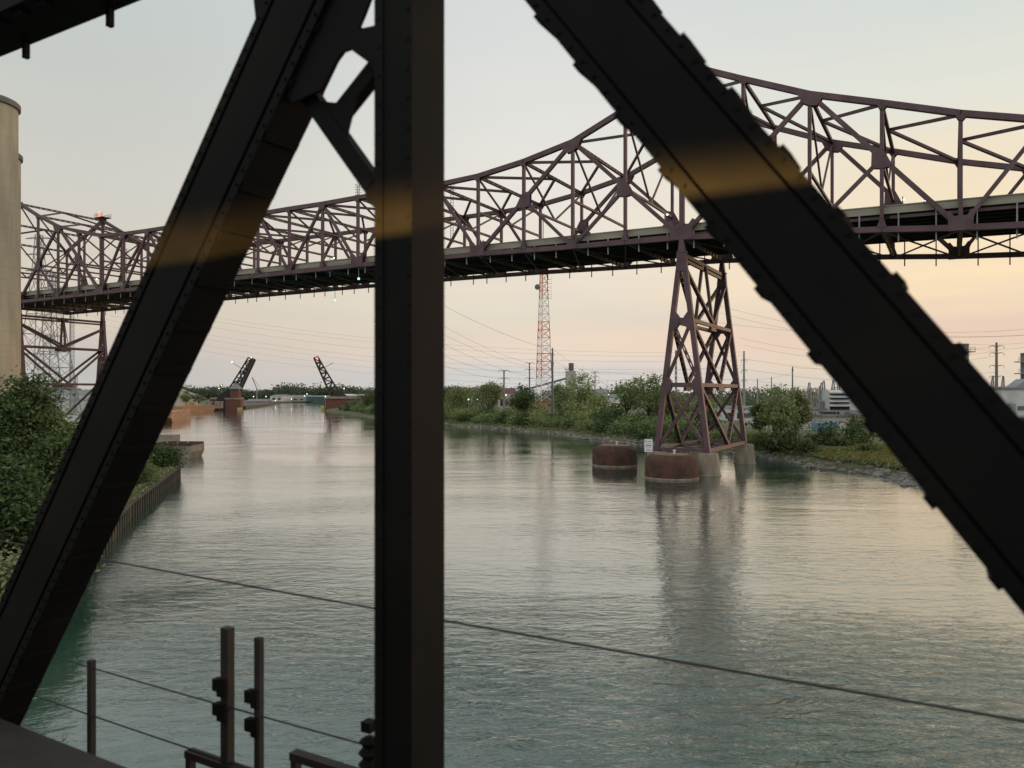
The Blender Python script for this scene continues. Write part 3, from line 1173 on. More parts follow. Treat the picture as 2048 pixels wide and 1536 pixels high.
def leaf_mesh(name, centers, size, m, seed):
    """many small leaf faces around the given points"""
    r = np.random.default_rng(seed)
    n = len(centers)
    a = r.normal(size=(n, 3))
    a[:, 2] *= .7
    a /= np.linalg.norm(a, axis=1, keepdims=True) + 1e-9
    c = r.normal(size=(n, 3))
    c -= a * (a * c).sum(1, keepdims=True)
    c /= np.linalg.norm(c, axis=1, keepdims=True) + 1e-9
    s = size * r.uniform(.45, 1.7, (n, 1))
    v = np.empty((n, 4, 3))
    v[:, 0] = centers - a * s
    v[:, 1] = centers + c * s * .5
    v[:, 2] = centers + a * s
    v[:, 3] = centers - c * s * .5
    me = bpy.data.meshes.new(name)
    me.vertices.add(n * 4)
    me.vertices.foreach_set('co', v.reshape(-1).astype(np.float32))
    me.loops.add(n * 4)
    me.loops.foreach_set('vertex_index', np.arange(n * 4, dtype=np.int32))
    me.polygons.add(n)
    me.polygons.foreach_set('loop_start', np.arange(0, n * 4, 4, dtype=np.int32))
    me.polygons.foreach_set('loop_total', np.full(n, 4, dtype=np.int32))
    me.update(calc_edges=True)
    me.materials.append(m)
    return me


def clumps(r, n, rx, rz, zc, lo=.35):
    d = r.normal(size=(n, 3))
    d /= np.linalg.norm(d, axis=1, keepdims=True)
    rad = r.uniform(lo, 1, (n, 1)) ** .6
    p = d * rad * np.array([rx, rx, rz])
    p[:, 2] = np.where(p[:, 2] < -rz * .75, -rz * .75, p[:, 2]) + zc
    return p


def make_tree(kind, seed, h, rx, m, nclump=34, per=70, leaf=.3, open_=.2, crown_lo=.28):
    r = np.random.default_rng(seed)
    root = empty(kind)
    zc = h * (1 + crown_lo) / 2
    rz = h * (1 - crown_lo) / 2
    lobes = []
    nl = int(r.integers(3, 6))
    for k in range(nl):
        f = r.uniform(.45, .78)
        off = r.normal(size=2) * rx * .38
        c0_ = crown_lo * h + rz * f + r.uniform(0, 1) * (2 * rz * (1 - f))
        if k == 0:
            c0_, off = h - rz * f, off * .4
        q = clumps(r, max(6, nclump // nl), rx * f, rz * f, c0_)
        q[:, :2] += off
        lobes.append(q)
    cl = np.concatenate(lobes)
    cr = rx * .2
    pts = np.concatenate([c + (lambda q: q * np.where(r.random((len(q), 1)) < .14, 1.9, 1.0))(r.normal(size=(int(per * r.uniform(.35, 1.5)), 3))) * np.array([cr, cr, cr * .62]) for c in cl])
    cm = leaf_mesh('crown', pts, leaf, m, seed)
    co = bpy.data.objects.new('crown', cm)
    COL.objects.link(co)
    co.parent = root
    mb = MB()
    fork = Vector((r.uniform(-.3, .3), r.uniform(-.3, .3), h * crown_lo * 1.05))
    r0 = h * .018 + .06
    mb.tube([(0, 0, -.6), (fork.x * .4, fork.y * .4, fork.z * .5), fork], [r0 * 1.3, r0, r0 * .85], 7)
    order = np.argsort(r.random(len(cl)))[:max(7, nclump // 3)]
    for k in order:
        e = Vector(cl[k])
        mmid = fork.lerp(e, .5) + Vector((0, 0, -h * .03 + r.uniform(-.2, .3)))
        mb.tube([fork, mmid, e], [r0 * .55, r0 * .33, r0 * .12], 5)
    mb.build('trunk', BARK, root)
    return root


def make_shrub(seed, rx, h, m, nclump=20, per=70, leaf=.26):
    r = np.random.default_rng(seed)
    d = r.normal(size=(nclump, 3))
    d /= np.linalg.norm(d, axis=1, keepdims=True)
    p = d * r.uniform(.35, .9, (nclump, 1)) * np.array([rx, rx * .8, h * .55])
    p[:, 2] = np.abs(p[:, 2] + h * .38)
    cr = rx * .26
    pts = np.concatenate([c + (lambda q: q * np.where(r.random((len(q), 1)) < .14, 1.9, 1.0))(r.normal(size=(int(per * r.uniform(.35, 1.5)), 3))) * np.array([cr, cr, cr * .7]) for c in p])
    pts[:, 2] = np.abs(pts[:, 2])
    o = bpy.data.objects.new('shrub', leaf_mesh('shrub', pts, leaf, m, seed))
    COL.objects.link(o)
    return o


def ground_r(x, y):
    return 2.3


# -- trees on the right bank: (picture x of trunk, distance, height of crown top in the picture, half width in px, kind, label)
TREES = [
    (735, 470, 782, 26, 'B', 'dark tree at the far right bank just left of the centre post'),
    (905, 345, 770, 34, 'C', 'pale green bushy tree beside the right edge of the centre post'),
    (935, 365, 772, 26, 'A', 'low rounded tree between the centre post and the pale spreading tree'),
    (980, 330, 766, 30, 'D', 'loose olive tree in front of the plum roofed shed'),
    (1050, 300, 771, 24, 'B', 'dark upright tree just left of the red and white mast'),
    (1120, 330, 765, 28, 'A', 'tree right behind the foot of the red and white mast'),
    (1160, 275, 748, 42, 'A', 'tall broad tree below the grey tank top, right of the red and white mast'),
    (1205, 290, 790, 26, 'C', 'light green low tree between the tall broad tree and the open crowned one'),
    (1252, 235, 755, 38, 'A', 'open crowned tree with bare stems left of the bridge pier'),
    (1296, 228, 750, 36, 'A', 'leaning open tree touching the left legs of the bridge pier'),
    (1350, 235, 790, 34, 'D', 'tree seen through the bridge pier legs'),
    (1415, 240, 800, 30, 'A', 'low tree seen between the right hand pier legs'),
    (1555, 178, 768, 36, 'A', 'olive green round tree right of the bridge pier'),
    (1592, 182, 783, 26, 'D', 'smaller olive tree against the substation'),
    (1520, 205, 806, 24, 'B', 'dark low tree just right of the pier legs'),
    (1760, 190, 815, 30, 'B', 'dark tree half hidden by the right hand diagonal'),
]
KM = {'A': LEAF_A, 'B': LEAF_B, 'C': LEAF_C, 'D': LEAF_D}
for q, (x, Y, ytop, hw, kd, lab) in enumerate(TREES):
    gz = 2.4
    h = (HY - ytop) / FPX * Y + EYE - gz
    rx = hw / FPX * Y
    op = 'open' in lab
    tr = make_tree('tree', 100 + q, h, rx, KM[kd], nclump=(38 if op else 44), per=(66 if op else 85), leaf=.34, crown_lo=(.30 if op else .06))
    tr.location = ((x - CX) / FPX * Y, Y, gz)
    tag(tr, lab, 'tree', 'trees on the right bank')

# -- shrub belt along the right bank
SHR = [make_shrub(200 + k, rx, h, m) for k, (rx, h, m) in enumerate(((3.2, 4.2, LEAF_A), (2.6, 3.4, LEAF_B), (3.6, 4.6, LEAF_C), (2.4, 3.0, LEAF_D), (3.0, 5.0, LEAF_B), (3.4, 3.6, LEAF_A)))]
used = set()
srng = random.Random(21)


def put_shrub(k, X, Y, z, s, lab, grp):
    src = SHR[k]
    if k in used:
        o = src.copy()
        COL.objects.link(o)
    else:
        o = src
        used.add(k)
    o.location = (X, Y, z)
    o.scale = (s, s, s * srng.uniform(.85, 1.15))
    o.rotation_euler = (0, 0, srng.uniform(0, 6.28))
    tag(o, lab, 'shrub', grp)
    return o


def bank_x(Y):
    for a, b_ in zip(RIGHT[:-1], RIGHT[1:]):
        if b_[1] <= Y <= a[1]:
            return a[0] + (b_[0] - a[0]) * (a[1] - Y) / (a[1] - b_[1])
    return 60


Y = 560.0
while Y > 205:
    bx = bank_x(Y)
    for row, (o0, zz) in enumerate(((6.5, 1.6), (12.5, 2.2))):
        put_shrub(srng.choice((0, 1, 2, 4, 5, 0, 2)), bx + o0 + srng.uniform(-1, 1.5), Y + srng.uniform(-2, 2), zz, srng.uniform(.85, 1.25) * (1.0 + .15 * row),
                  'green shrub in the thick hedge along the right bank left of the bridge pier', 'hedge shrubs along the right bank')
    if srng.random() < .55:
        put_shrub(srng.choice((0, 2, 3, 1, 2)), bx + srng.uniform(18, 34), Y + srng.uniform(-3, 3), 2.5, srng.uniform(1.2, 1.9),
                  'large pale shrub standing behind the hedge on the right bank', 'large shrubs behind the hedge')
    Y -= 7.5 if Y > 330 else 5.0
Y = 204.0
while Y > 156:
    bx = bank_x(Y)
    put_shrub(srng.choice((1, 4, 1, 0)), bx + 4.5 + srng.uniform(-1, 1), Y, 1.3, srng.uniform(.6, .85), 'dark shrub at the waterline behind the bridge pier legs', 'shrubs behind the bridge pier')
    if srng.random() < .5:
        put_shrub(srng.choice((0, 3)), bx + 9 + srng.uniform(-1, 1), Y, 2.0, srng.uniform(.5, .8), 'dark shrub at the waterline behind the bridge pier legs', 'shrubs behind the bridge pier')
    Y -= 5.5
for k, x, y, Y, s, lab in ((1, 1535, 900, 160, .75, 'dark shrub at the water right of the rear pier foot'),
                           (4, 1575, 905, 157, .7, 'dark shrub under the olive green round tree'),
                           (1, 1615, 908, 152, .6, 'dark shrub at the left edge of the yellow grass'),
                           (4, 1650, 884, 165, .85, 'wide dark hedge shrub below the blue container'),
                           (1, 1685, 888, 160, .7, 'dark shrub right of the hedge shrub above the yellow grass'),
                           (4, 1715, 878, 168, .85, 'tall dark shrub below the louvred filter house'),
                           (1, 1735, 898, 148, .45, 'small dark clump on the yellow grass')):
    p = at(x, y, Y)
    put_shrub(k, p.x, Y, 1.6, s * 1.45, lab, None)


def scatter(name, pts, size, m, seed, kind='stuff', squash=None):
    o = bpy.data.objects.new(name, leaf_mesh(name, pts, size, m, seed))
    COL.objects.link(o)
    tag(o, kind=kind)
    return o


# grass: yellow patch on the right bank, green fringe elsewhere
g = []
for k in range(9000):
    Y = NPR.uniform(112, 158)
    x = bank_x(Y) + NPR.uniform(2.5, 26)
    g.append((x, Y, 1.35 + min(1.1, (x - bank_x(Y)) * .06) + NPR.uniform(0, .35)))
o = scatter('grass', np.array(g), .28, LEAF_Y, 5)
tag(o, 'yellow green grass on the right bank beside the pier', 'grass')
g = []
for k in range(9000):
    Y = NPR.uniform(70, 420) if k % 3 else NPR.uniform(110, 200)
    x = bank_x(Y) + abs(NPR.normal(0, 2.2)) + 2.0
    g.append((x, Y, .9 + (x - bank_x(Y)) * .12 + NPR.uniform(0, .5)))
o = scatter('grass', np.array(g), .32, LEAF_D, 6)
tag(o, 'low green weeds along the right waterline', 'grass')

# riprap
rr = np.random.default_rng(9)
mb = MB()
ico = [(0, 0, 1), (.89, 0, .45), (.28, .85, .45), (-.72, .53, .45), (-.72, -.53, .45), (.28, -.85, .45), (.72, .53, -.45), (-.28, .85, -.45), (-.89, 0, -.45), (-.28, -.85, -.45), (.72, -.53, -.45), (0, 0, -1)]
icf = [(0, 1, 2), (0, 2, 3), (0, 3, 4), (0, 4, 5), (0, 5, 1), (1, 6, 2), (2, 7, 3), (3, 8, 4), (4, 9, 5), (5, 10, 1), (6, 7, 2), (7, 8, 3), (8, 9, 4), (9, 10, 5), (10, 6, 1), (6, 11, 7), (7, 11, 8), (8, 11, 9), (9, 11, 10), (10, 11, 6)]
for k in range(1500):
    Y = 78 + 260 * rr.random() ** 1.7
    x = bank_x(Y) + rr.normal(.6, 1.3)
    s = rr.uniform(.2, .75) * (1.25 if rr.random() < .15 else 1)
    z = max(-.1, (x - bank_x(Y)) * .35) + rr.uniform(-.1, .25)
    mb.add([(x + a * s * rr.uniform(.7, 1.3), Y + b_ * s * rr.uniform(.7, 1.3), z + c * s * .65 * rr.uniform(.7, 1.2)) for a, b_, c in ico], icf)
tag(mb.build('riprap', ROCK), 'broken grey rock along the right waterline', 'rocks', kind='stuff')
# gravel spit at right
mb = MB()
sp_pts = [at(1640, 941, 132), at(1700, 940, 134), at(1790, 952, 124), at(1842, 974, 109), at(1900, 985, 104), at(1900, 968, 112), at(1800, 940, 130), at(1700, 932, 140)]
mb.prism([(p.x, p.y, -.3) for p in sp_pts], (0, 0, .62))
tag(mb.build('gravel_spit', DIRT), kind='structure')

# -- left bank: tall growth close to the railway
for q, (x, Y, ytop, hw, m, lab) in enumerate((
        (48, 62, 748, 66, LEAF_B, 'dense dark green tree at the left edge hiding the silo foot'),
        (105, 66, 800, 52, LEAF_A, 'rounded green tree right of the dark one on the left bank'),
        (30, 50, 905, 84, LEAF_B, 'dark low tree in front at the lower left edge'),
        (118, 60, 872, 50, LEAF_B, 'low dark tree at the left bank edge behind the left diagonal'))):
    gz = 1.8
    h = (HY - ytop) / FPX * Y + EYE - gz
    tr = make_tree('tree', 300 + q, h, hw / FPX * Y, m, nclump=130, per=240, leaf=.14, crown_lo=.05)
    tr.location = ((x - CX) / FPX * Y, Y, gz)
    tag(tr, lab, 'tree', 'trees on the left bank')
near_s = [make_shrub(400, 1.9, 2.6, LEAF_D, 40, 160, .13), make_shrub(401, 2.3, 3.9, LEAF_B, 50, 160, .14), make_shrub(402, 1.6, 1.9, LEAF_C, 36, 160, .12)]
for o, X, Y, z, s, lab in ((near_s[0], -27.6, 43, 1.6, 1.2, 'yellowing shrub at the lower left edge above the water'),
                           (near_s[1], -54.8, 120.5, 1.4, 1.15, 'dark green bush at the tip of the left bank'),
                           (near_s[2], -51.5, 106, 1.4, 1.3, 'pale green low bush on the left bank before its tip')):
    o.location = (X, Y, z)
    o.scale = (s, s, s)
    tag(o, lab, 'shrub')
for (X, Y, z, s, lab) in ((-57.5, 122, 1.4, 1.0, 'dark green bush second from the tip of the left bank'), (-48.5, 98, 1.4, 1.0, 'dark bush behind the left diagonal over the sheet pile wall'),
                          (-44, 82, 1.5, .9, 'dark bush low on the left bank by the near sheet piles')):
    o = near_s[1].copy()
    COL.objects.link(o)
    o.location = (X, Y, z)
    o.scale = (s, s, s)
    o.rotation_euler = (0, 0, X)
    tag(o, lab, 'shrub')
g = []
lb = [(-53, 122), (-40.5, 81), (-33, 60), (-26.5, 40)]
for k in range(12000):
    f = NPR.uniform(0, 3)
    i = min(2, int(f))
    a, b_ = lb[i], lb[i + 1]
    X = a[0] + (b_[0] - a[0]) * (f - i) - abs(NPR.normal(0, 2.5)) + .25
    Yv = a[1] + (b_[1] - a[1]) * (f - i)
    g.append((X, Yv, 1.3 + NPR.uniform(0, .75)))
o = scatter('grass', np.array(g), .16, LEAF_D, 8)
tag(o, 'rough grass on top of the left bank wall', 'grass')
# sheet pile wall
mb = MB()
wl = [(-63, 128.4), (-54.6, 126.2), (-52.8, 122), (-40.3, 81), (-32.8, 60), (-26.3, 40), (-15.8, 10)]
for a, b_ in zip(wl[:-1], wl[1:]):
    A, B_ = Vector((a[0], a[1], 0)), Vector((b_[0], b_[1], 0))
    L = (B_ - A).length
    n = max(2, int(L / .8))
    dd = (B_ - A) / n
    nrm = Vector((-dd.y, dd.x, 0)).normalized()
    if nrm.x < 0:
        nrm = -nrm
    for k in range(n):
        c = A + dd * (k + .5) + nrm * (.12 if k % 2 else 0)
        mb.box(c + UP * .35, dd.length, .2, 2.5, dd.normalized(), nrm, UP)
    mb.beam(A + UP * 1.66 + nrm * .06, B_ + UP * 1.66 + nrm * .06, .6, .16, UP)
tag(mb.build('sheet_pile_wall', mat('weathered_sheet_pile', (.095, .085, .058), (.05, .045, .032), .5, .9, detail=10, stretch=(1, 1, .4))), 'rusty sheet pile wall edging the left bank', 'wall')

# far woods
fr = np.random.default_rng(33)
pts = []
for k in range(900):
    x = fr.uniform(-60, 2100) if k % 4 == 0 else fr.uniform(60, 1000)
    Y = fr.uniform(1400, 1750)
    base = 25 + 4 * math.sin(x * .021) + 3 * math.sin(x * .057 + 1)
    if 560 < x < 640:
        base += 7
    h = base * fr.uniform(.6, 1.12)
    X = (x - CX) / FPX * Y
    c = np.array([X, Y, 2 + h * .5])
    q = c + fr.normal(size=(130, 3)) * np.array([8, 6, h * .20])
    q[:, 2] = np.clip(q[:, 2], 1, h)
    pts.append(q)
pts = np.concatenate(pts)
o = scatter('distant_woods', pts, 1.9, LEAF_F, 12)
tag(o, 'low line of distant dark woods along the horizon', 'woods')
pts = []
for k in range(420):
    x = fr.uniform(900, 2100)
    Y = fr.uniform(520, 760)
    h = 11 * fr.uniform(.55, 1.25)
    c = np.array([(x - CX) / FPX * Y, Y, 3 + h * .5])
    pts.append(c + fr.normal(size=(50, 3)) * np.array([4.5, 4.5, h * .26]))
pts = np.concatenate(pts)
o = scatter('distant_woods', pts, 1.0, LEAF_F, 13)
tag(o, 'belt of trees on the flat ground behind the right bank', 'woods')

# ------------------------------------------------------------------ concrete silos at left
for (cx, cy, R, zt, lab) in ((-74.1, 107.7, 4.2, 51.6, 'tall pale concrete grain silo at the left edge with a grey rim'),
                             (-83.9, 123.4, 4.3, 49.3, 'shorter concrete silo just peeping out behind the tall one')):
    mb = MB()
    prof = [(R, 0)]
    z = 0.0
    while z < zt - .3:
        prof.append((R, z + .02))
        z += 1.5
    prof.append((R, zt))
    mb.lathe((cx, cy, 2), [(r, z) for r, z in prof], 64)
    so = mb.build('grain_silo', CONC, smooth=True, base=(cx, cy, 2))
    tag(so, lab, 'silo', 'concrete silos')
    mb = MB()
    mb.lathe((cx, cy, 2 + zt), [(R + .05, -.25), (R + .3, -.1), (R + .32, .55), (R + .1, .75), (R - .6, .8)], 64)
    part(mb, 'roof_rim', CAPM, so, smooth=True)

# ------------------------------------------------------------------ bascule bridge far up the river
M_BAS = mat('dark_bascule_steel', (.030, .026, .026), (.02, .018, .018), .4, .7)


def bascule(px, Yd, ang, sgn, plan, label, lights):
    """raised leaf: pivot at picture x px, tilted ang degrees from the horizontal, leaning towards sgn; plan = leaf side direction"""
    root = empty('bascule_leaf', at(px, 818, Yd))
    root.location.z = 4.5
    tag(root, label, 'bridge', 'raised bascule leaves')
    base = root.location.copy()
    ax = Vector((sgn * math.cos(ang), 0, math.sin(ang)))
    pv = Vector(plan).normalized()
    nm = ax.cross(pv).normalized()
    if nm.x * sgn < 0:
        nm = -nm                       # nm points at the river side: the roadway face
    L, W = 43.0, 12.0
    for w in (-W / 2, W / 2):
        o = base + pv * w
        mb = MB()
        nP = 9
        dep = lambda k: 9.3 - 6.0 * (k / nP) ** .75
        road = [o + ax * (L * k / nP) + nm * 2.5 for k in range(nP + 1)]
        low = [o + ax * (L * k / nP) + nm * (2.5 - dep(k)) for k in range(nP + 1)]
        for k in range(nP):
            mb.beam(road[k], road[k + 1], 1.0, 1.1, nm)
            mb.beam(low[k], low[k + 1], 1.0, 1.1, nm)
            mb.beam(road[k], low[k], .7, .8, ax)
            a, b_ = (road[k], low[k + 1]) if k % 2 else (low[k], road[k + 1])
            mb.beam(a, b_, .7, .8, ax)
        mb.beam(road[nP], low[nP], .9, 1.0, ax)
        part(mb, 'truss', M_BAS, root)
    mb = MB()
    mb.box(base + ax * (L * .52) + nm * 2.2, L * .96, W - 1.2, .7, ax, pv, nm)
    for k in range(11):
        mb.box(base + ax * (L * k / 10) + nm * 1.6, .5, W - 1.2, 1.0, ax, pv, nm)
    part(mb, 'roadway', M_BAS, root)
    mb = MB()
    for w in (-W / 2, W / 2):
        q = base + pv * w
        mb.prism([q + ax * x + nm * y - pv * .8 for x, y in ((9, -6.2), (9, 3), (-1, 3.4), (-5.5, -2), (-4.5, -9), (3, -10))], pv * 1.6)
    part(mb, 'counterweight', M_BAS, root)
    mb = MB()
    q = base + ax * (L * .74) + nm * 2.5 - pv * W / 2
    mb.tube([q, q - nm * 13 + ax * 1.5], .22, 6)
    lp = part(mb, 'lamp_post', GREYST, root)
    if lights == 'red':
        for w in (-5, 0, 4):
            mb = MB()
            mb.lathe(base + ax * (L + .4 - abs(w) * .2) + pv * w + nm * .5 - UP * .8, [(.15, 0), (.75, .4), (.75, 1.0), (.15, 1.5)], 10)
            part(mb, 'warning_lamp', LAMPR, root)
    else:
        mb = MB()
        e = q - nm * 13.5 + ax * 1.5
        mb.lathe(e, [(.15, 0), (.55, .2), (.55, .7), (.15, .9)], 10)
        part(mb, 'lamp_head', LAMPW, lp)
        mb = MB()
        mb.lathe(base + ax * (L + .3) - UP * .5, [(.15, 0), (.5, .2), (.5, .8), (.15, 1.0)], 10)
        part(mb, 'warning_lamp', LAMPW, root)
    return root


bascule(459, 650, math.radians(65), 1, (-.10, .99, 0), 'raised left leaf of the far bascule bridge, dark truss leaning right', 'white')
bascule(676, 640, math.radians(66), -1, (-.20, .98, 0), 'raised right leaf of the far bascule bridge with red lamps at its tip', 'red')

# abutments
ab = empty('bridge_abutment', (-246, 640, 0))
tag(ab, 'red brick abutment under the left bascule leaf with a stone coping', 'abutment', 'bascule bridge abutments')
mb = MB()
p0, p1, p2, p3 = at(420, 818, 655), at(481, 818, 632), at(487, 818, 690), at(428, 818, 712)
for p in (p0, p1, p2, p3):
    p.z = -1
mb.prism([p0, p1, p2, p3], (0, 0, 9.8))
part(mb, 'wall', BRICK, ab)
mb = MB()
c = (p0 + p1 + p2 + p3) / 4
q = [c + (p - c) * 1.03 for p in (p0, p1, p2, p3)]
for p in q:
    p.z = 8.7
mb.prism(q, (0, 0, 1.3))
part(mb, 'coping', CONC2, ab)
mb = MB()
p = at(479.5, 818, 629)
mb.lathe((p.x, p.y, -.5), [(2.0, 0), (2.0, 2.0), (1.5, 2.5)], 14)
part(mb, 'fender', YELLOW, ab)
# bridge tender's house
th = empty('bridge_house', at(471.5, 795, 640))
tag(th, 'small red brick bridge house with a pointed grey roof beside the left leaf', 'building')
c = th.location.copy()
c.z = 9.9
mb = MB()
mb.box(c + UP * 2.7, 6.6, 6.6, 5.4)
part(mb, 'wall', BRICK, th)
mb = MB()
mb.box(c + UP * 6.5, 6.2, 6.2, 2.2)
part(mb, 'window_band', WINDOW, th)
mb = MB()
for x in (-3, -1.5, 0, 1.5, 3):
    for y in (-3, 3):
        mb.box(c + Vector((x, y, 6.5)), .4, .4, 2.22)
part(mb, 'window_post', BRICK, th)
mb = MB()
b4 = [c + Vector((x, y, 7.6)) for x, y in ((-4.4, -4.4), (4.4, -4.4), (4.4, 4.4), (-4.4, 4.4))]
t4 = [c + Vector((x, y, 12)) for x, y in ((-1, -1), (1, -1), (1, 1), (-1, 1))]
mb.add(b4 + t4, [(0, 1, 2, 3), (4, 5, 6, 7), (0, 1, 5, 4), (1, 2, 6, 5), (2, 3, 7, 6), (3, 0, 4, 7)])
part(mb, 'roof', ROOFG, th)

ab = empty('bridge_abutment', at(655, 818, 630))
ab.location.z = 0
tag(ab, 'red brick abutment under the right bascule leaf', 'abutment', 'bascule bridge abutments')
mb = MB()
p0, p1, p2, p3 = at(649, 818, 618), at(720, 818, 600), at(720, 818, 690), at(651, 818, 690)
for p in (p0, p1, p2, p3):
    p.z = -1
mb.prism([p0, p1, p2, p3], (0, 0, 10.5))
part(mb, 'wall', BRICK, ab)
mb = MB()
c = (p0 + p1 + p2 + p3) / 4
q = [c + (p - c) * 1.03 for p in (p0, p1, p2, p3)]
for p in q:
    p.z = 9.4
mb.prism(q, (0, 0, 1.8))
part(mb, 'coping', CONC2, ab)
mb = MB()
p = at(645, 818, 612)
mb.lathe((p.x, p.y, -.5), [(1.5, 0), (1.5, 3.4), (1.0, 4.0)], 12)
part(mb, 'fender', YELLOW, ab)

# ------------------------------------------------------------------ barges


def barge(name, a, b_, width, h, m, label, cat, deckm, group=None):
    """box-hulled barge from a to b (waterline ends of the side facing us)"""
    A, B_ = Vector((a[0], a[1], 0)), Vector((b_[0], b_[1], 0))
    d = (B_ - A).normalized()
    L = (B_ - A).length
    s = Vector((-d.y, d.x, 0))
    if s.y < 0:
        s = -s
    root = empty(name, (A + B_) / 2 + s * width / 2)
    tag(root, label, cat, group)
    mb = MB()
    rake = min(4, L * .1)
    mb.prism([A + d * x + UP * z for x, z in ((rake, -.8), (L - rake, -.8), (L, h * .5), (L, h), (0, h), (0, h * .5))], s * width)
    n = max(3, int(L / 3))
    for k in range(1, n):
        mb.box(A + d * (L * k / n) - s * .05 + UP * h * .55, .16, .14, h * .8, d, s, UP)
    part(mb, 'hull', m, root)
    mb = MB()
    for o_ in (0, width):
        mb.box(A + d * L / 2 + s * o_ + UP * (h + .2), L - .6, .4, .5, d, s, UP)
    for x in (.3, L - .3):
        mb.box(A + d * x + s * width / 2 + UP * (h + .2), .4, width, .5, d, s, UP)
    part(mb, 'coaming', deckm, root)
    mb = MB()
    for k in range(4):
        mb.tube([A + d * (L * (.12 + .25 * k)) + s * .8 + UP * (h + .1), A + d * (L * (.12 + .25 * k)) + s * .8 + UP * (h + .75)], .18, 8)
    part(mb, 'bollard', GREYST, root)
    return root


p, q = at(371, 826, 540), at(441, 822, 596)
barge('barge', (p.x, 535), (q.x, 585), 9, 4.2, ORANGE, 'long orange brown barge moored in front of the left bascule abutment', 'barge', ORANGE, 'barges on the left side of the river')
p, q = at(300, 846, 350), at(367, 836, 422)
barge('barge', (p.x, 350), (q.x, 408), 9, 4.6, ORANGE, 'nearer orange brown barge partly hidden by the left diagonal', 'barge', ORANGE, 'barges on the left side of the river')
p, q = at(300, 917, 157), at(383, 917, 157)
OLDW = mat('peeling_white_hull', (.40, .35, .28), (.27, .21, .16), .5, .8, lo=.4, hi=.7, stretch=(.3, 1, 1.6))
barge('barge', (p.x, 157), (q.x, 157), 6.5, 2.7, OLDW, 'small rusty white barge moored behind the tip of the left bank', 'barge', RUST)
mb = MB()
p = at(318, 890, 165)
mb.box((p.x - 1.5, 166, 3.2), 9.5, 4, 2.4)
tag(mb.build('deck_cabin', OLDW, base=(p.x, 166, 0)), 'low peeling cabin beyond the small rusty barge', 'cabin')
p, q = at(60, 860, 262), at(206, 858, 262)
root = barge('barge', (p.x, 268), (q.x, 262), 10, 3.4, WHITE, 'white covered barge half hidden behind the left bank trees', 'barge', WHITE)
mb = MB()
c = Vector(((p.x + q.x) / 2, 270, 4.6))
mb.box(c, 20, 7, 1.8)
part(mb, 'cabin', WHITE, root)

# ------------------------------------------------------------------ buildings


def shed(name, x0, x1, ytop, Y, dep, m, roofm, label, gable=.18, win=0, zb=2.2, group=None):
    a, c = at(x0, ytop, Y), at(x1, ytop, Y)
    H = a.z
    root = empty(name, ((a.x + c.x) / 2, Y + dep / 2, zb))
    tag(root, label, 'building', group)
    W = c.x - a.x
    rh = min(W, dep) * gable
    wall_h = H - zb - rh
    mb = MB()
    mb.box(((a.x + c.x) / 2, Y + dep / 2, zb + wall_h / 2 - .5), W, dep, wall_h + 1)
    part(mb, 'wall', m, root)
    mb = MB()
    z = zb + wall_h
    if gable > 0.02:
        o = .4
        mb.prism([(a.x - o, Y - o, z), (a.x - o, Y + dep + o, z), (a.x - o, Y + dep / 2, z + rh)], (W + 2 * o, 0, 0))
    else:
        mb.box(((a.x + c.x) / 2, Y + dep / 2, z + .3), W + .6, dep + .6, .6)
    part(mb, 'roof', roofm, root)
    for k in range(win):
        mb = MB()
        x = a.x + W * (k + .7) / (win + .4)
        mb.box((x, Y - .03, zb + wall_h * .45), W / win * .45, .08, wall_h * .4)
        part(mb, 'window', WINDOW, root)
    return root


shed('warehouse', 540, 566, 789, 1180, 60, GREYC, ROOFG, 'grey warehouse with an arched roof line at the river bend', .12, 2)
shed('warehouse', 557, 612, 790, 1230, 60, BEIGE, ROOFG, 'long grey roofed warehouse between the raised bascule leaves', .10, 4)
shed('warehouse', 612, 652, 791, 1210, 50, TEALW, ROOFG, 'long dark teal warehouse beside the right bascule leaf', .06, 0)
shed('warehouse', 676, 790, 788, 1150, 60, TEALW, WHITE, 'long low warehouse with a white roof edge right of the right bascule leaf', .04, 0)
shed('shed', 492, 534, 798, 1000, 22, BRICK, ROOFG, 'low brick shed on the spit beyond the left abutment', .15, 3)
shed('warehouse', 100, 205, 797, 420, 40, WHITE, ROOFG, 'long white warehouse behind the left bank trees', .03, 0)
shed('warehouse', 95, 232, 779, 900, 60, GREYC, ROOFG, 'dark roofed long warehouse far behind the left pier', .1, 0)
shed('shed', 996, 1030, 776, 520, 18, BEIGE, ROOFP, 'beige shed with a plum coloured roof left of the red and white mast', .3, 3)
shed('shed', 927, 960, 776, 540, 18, GREYC, ROOFP, 'plum roofed shed at the far left of the right bank, behind the pale tree', .3, 2)
shed('shed', 1170, 1215, 778, 520, 18, BEIGE, ROOFG, 'beige shed behind the tall broad tree', .2, 3)
shed('shed', 1196, 1240, 788, 430, 18, WHITE, ROOFG, 'low white shed behind the open crowned tree', .15, 2)
shed('shed', 1440, 1590, 812, 300, 14, WHITE, ROOFG, 'long low white shed right of the bridge pier', .05, 6)
shed('shed', 1500, 1640, 826, 262, 10, POLE, ROOFG, 'low blue grey shed behind the white guard rail', .05, 0)

